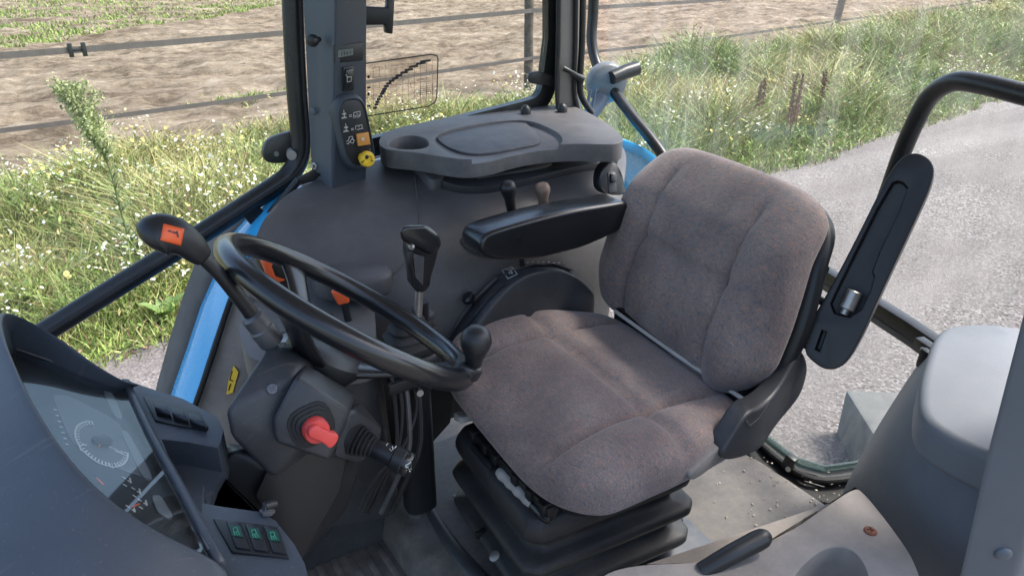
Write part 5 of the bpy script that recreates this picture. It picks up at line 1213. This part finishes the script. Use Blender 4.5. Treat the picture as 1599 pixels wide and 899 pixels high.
# hood: outer skin from rim outwards
rimp = catmull([F(*p) for p in rimpx], 3)
rows = []
for i, p in enumerate(rimp):
    k = i / (len(rimp) - 1); j = i / 3
    o_ = V(-.9, .45, 0).lerp(V(-.75, -.60, 0), sm(.30, .5, k)); o_ = o_.lerp(V(-.10, -1, 0), sm(.6, 1, k)); o_.normalize()
    if j <= 7:
        j0 = int(j); f_ = j - j0; a0_ = Vector(footpx[j0]); a1_ = Vector(footpx[min(7, j0 + 1)]); q_ = a0_.lerp(a1_, f_); fl = F(q_.x, q_.y, .002)
        tgt = q_
    else: fl = p - FNn * ((p - fA).dot(FNn) + .004) + o_ * .012
    if 7 < j < 8: fl = fl.lerp(F(24, 548, .002), 8 - j)
    rows.append([fl, fl.lerp(p, .9), p - V(0, 0, .001), p + o_ * .007 + V(0, 0, .0005), p + o_ * .02 + V(0, 0, -.006), p + o_ * .07 + V(0, 0, -.028), p + o_ * .17 + V(0, 0, -.085), p + o_ * .28 + V(0, 0, -.19), p + o_ * .33 + V(0, 0, -.42)])
mk('hood', sheet(rows), PLB, dash, sub=1, smooth=80, fix=False)

# ================================================================== NEAR SIDE: left mudguard cover, console, pillar
lm = thing('near_wheel_arch_cover', 'pale slate moulded cover over the near wheel arch at the right edge', 'panel', W(1500, 800, y=.5))
tpz = .60
tp = [(1462, 512), (1500, 503), (1560, 503), (1640, 520), (1640, 760), (1560, 716), (1500, 690), (1452, 660), (1437, 640), (1436, 612), (1440, 580)]
tpv = [W(x, y, z=tpz) for x, y in tp]
mk('raised_pad', prism(chaikin(tpv, 2), V(0, 0, -.075)), TRIM, lm, bevel=.016, seg=5, smooth=60)
side = [(1470, 500, z_) for z_ in ()]
g2 = [[W(1475, 530, z=.56), W(1436, 600, z=.54), W(1434, 640, z=.535), W(1500, 705, z=.53), W(1600, 770, z=.53), W(1700, 830, z=.53)],
      [W(1450, 548, z=.50), W(1408, 635, z=.48), W(1400, 680, z=.475), W(1470, 760, z=.47), W(1580, 840, z=.46), W(1700, 900, z=.46)],
      [W(1410, 610, z=.38), W(1370, 690, z=.37), W(1350, 740, z=.37), W(1400, 820, z=.36), W(1500, 910, z=.35), W(1650, 1000, z=.34)],
      [W(1360, 690, z=.22), W(1335, 735, z=.22), W(1320, 775, z=.24), W(1360, 860, z=.25), W(1440, 960, z=.25), W(1600, 1080, z=.24)],
      [W(1330, 770, z=.10), W(1310, 790, z=.11), W(1310, 820, z=.12), W(1350, 900, z=.12), W(1420, 1000, z=.12), W(1560, 1120, z=.12)]]
mk('arch_side', sheet(g2), TRIM, lm, sub=3, solid=.008, offset=1)
# dusty console in front of the arch with grab recess
nc = thing('near_console', 'worn dusty taupe armrest console with deep grab recess and rusty screw at the bottom right', 'console', W(1250, 850, z=.40))
cz = .46
cpx = [(930, 905), (960, 888), (1010, 880), (1090, 878), (1170, 862), (1230, 832), (1290, 790), (1335, 760), (1348, 768), (1375, 800), (1405, 840), (1425, 870), (1440, 910), (1450, 1000), (900, 1000)]
cbody = prism(chaikin([W(x, y, z=cz) for x, y in cpx], 2), V(0, 0, -.16))
rcs = prism(chaikin([W(x, y, z=cz + .01) for x, y in ((1230, 905), (1262, 866), (1295, 845), (1330, 846), (1352, 870), (1362, 905), (1370, 1010), (1190, 1010))], 2), V(0, 0, -.08))
ncb = mk('console_body', cut(cbody, [rcs]), BEIGE, nc, bevel=.012, seg=4, smooth=60)
mk('console_foot', loft([[W(x, y, z=cz - .15) for x, y in cpx[2:9]], [W(x, y, z=cz - .15) + V(.02, -.04, -.30) for x, y in cpx[2:9]]]), BEIGE, nc, smooth=60)
bn = bvh(ncb); screw(bn, 1359, 829, .010, nc, pm('rusty screw', (.16, .055, .03), .7, .3, 60))
# brake lever stub
hl = mk('hand_brake', tube([W(1095, 892, z=.455), W(1140, 866, z=.475), W(1180, 845, z=.485), W(1192, 839, z=.488), W(1199, 835, z=.489)], [.013, .0145, .0155, .0145, .009], 18, 4), BLK, None, smooth=80); tag(hl, 'black hand brake grip poking out behind the taupe console', 'lever')
# near pillar
npl = thing('near_pillar', 'wide slate blue door pillar filling the right edge', 'pillar', W(1540, 880, y=.30))
pp = [W(1700, 60, y=.31), W(1599, 470, y=.31), W(1540, 700, y=.31), W(1494, 902, y=.31), W(1470, 1010, y=.31), W(1760, 1010, y=.31), W(1860, 470, y=.31), W(1960, 60, y=.31)]
mk('pillar_body', prism(pp, V(.06, -.05, 0)), PILL, npl, bevel=.010, seg=4, smooth=50)
bnp = bvh([c for c in npl.children][0]); p_, n_ = on(bnp, 1566, 863); mk('plug', lathe([(.0115, -.002), (.0115, .002), (.009, .005), (.004, .006)], p_, n_, 28), PILL, npl, smooth=60)

# ================================================================== work lamp outside, roof
wl_ = thing('work_lamp', 'clear cased work lamp with black tube arm outside the rear corner', 'lamp', W(935, 180, y=1.98))
lampc = W(945, 128, y=2.0)
ln = V(-.35, -.85, -.1).normalized()
mk('lamp_housing', lathe([(.004, -.045), (.035, -.040), (.060, -.022), (.070, 0), (.070, .022), (.062, .034), (.03, .040)], lampc, ln, 28), pm('pale lamp lens', (.20, .21, .215), .35, .15, 20), wl_, smooth=60)
mk('arm', tube([W(955, 122, y=1.95), W(975, 113, y=1.95), W(994, 107, y=1.95)], [.022, .024, .024], 16, 0), PAINTB, wl_)
mk('bracket', join(tube([W(942, 150, y=1.97), W(932, 165, y=1.97), W(912, 192, y=1.97)], .026, 10, 3), tube([W(922, 140, y=1.94), W(916, 172, y=1.94)], .005, 8, 0), tube([W(930, 140, y=1.94), W(924, 172, y=1.94)], .005, 8, 0)), pm('blue grey bracket', (.10, .115, .14), .4), wl_)

roof = mk('cab_roof', box((.72, 1.05, 1.76), 1.02, .83, .05), BLUE, None, bevel=.04, seg=4); tag(roof, 'flat blue cab roof above the seat', 'roof')
mk('roof_lining', box((.72, 1.05, 1.695), .98, .79, .012), pm('roof lining', (.60, .60, .58), .9), roof, bevel=.004)
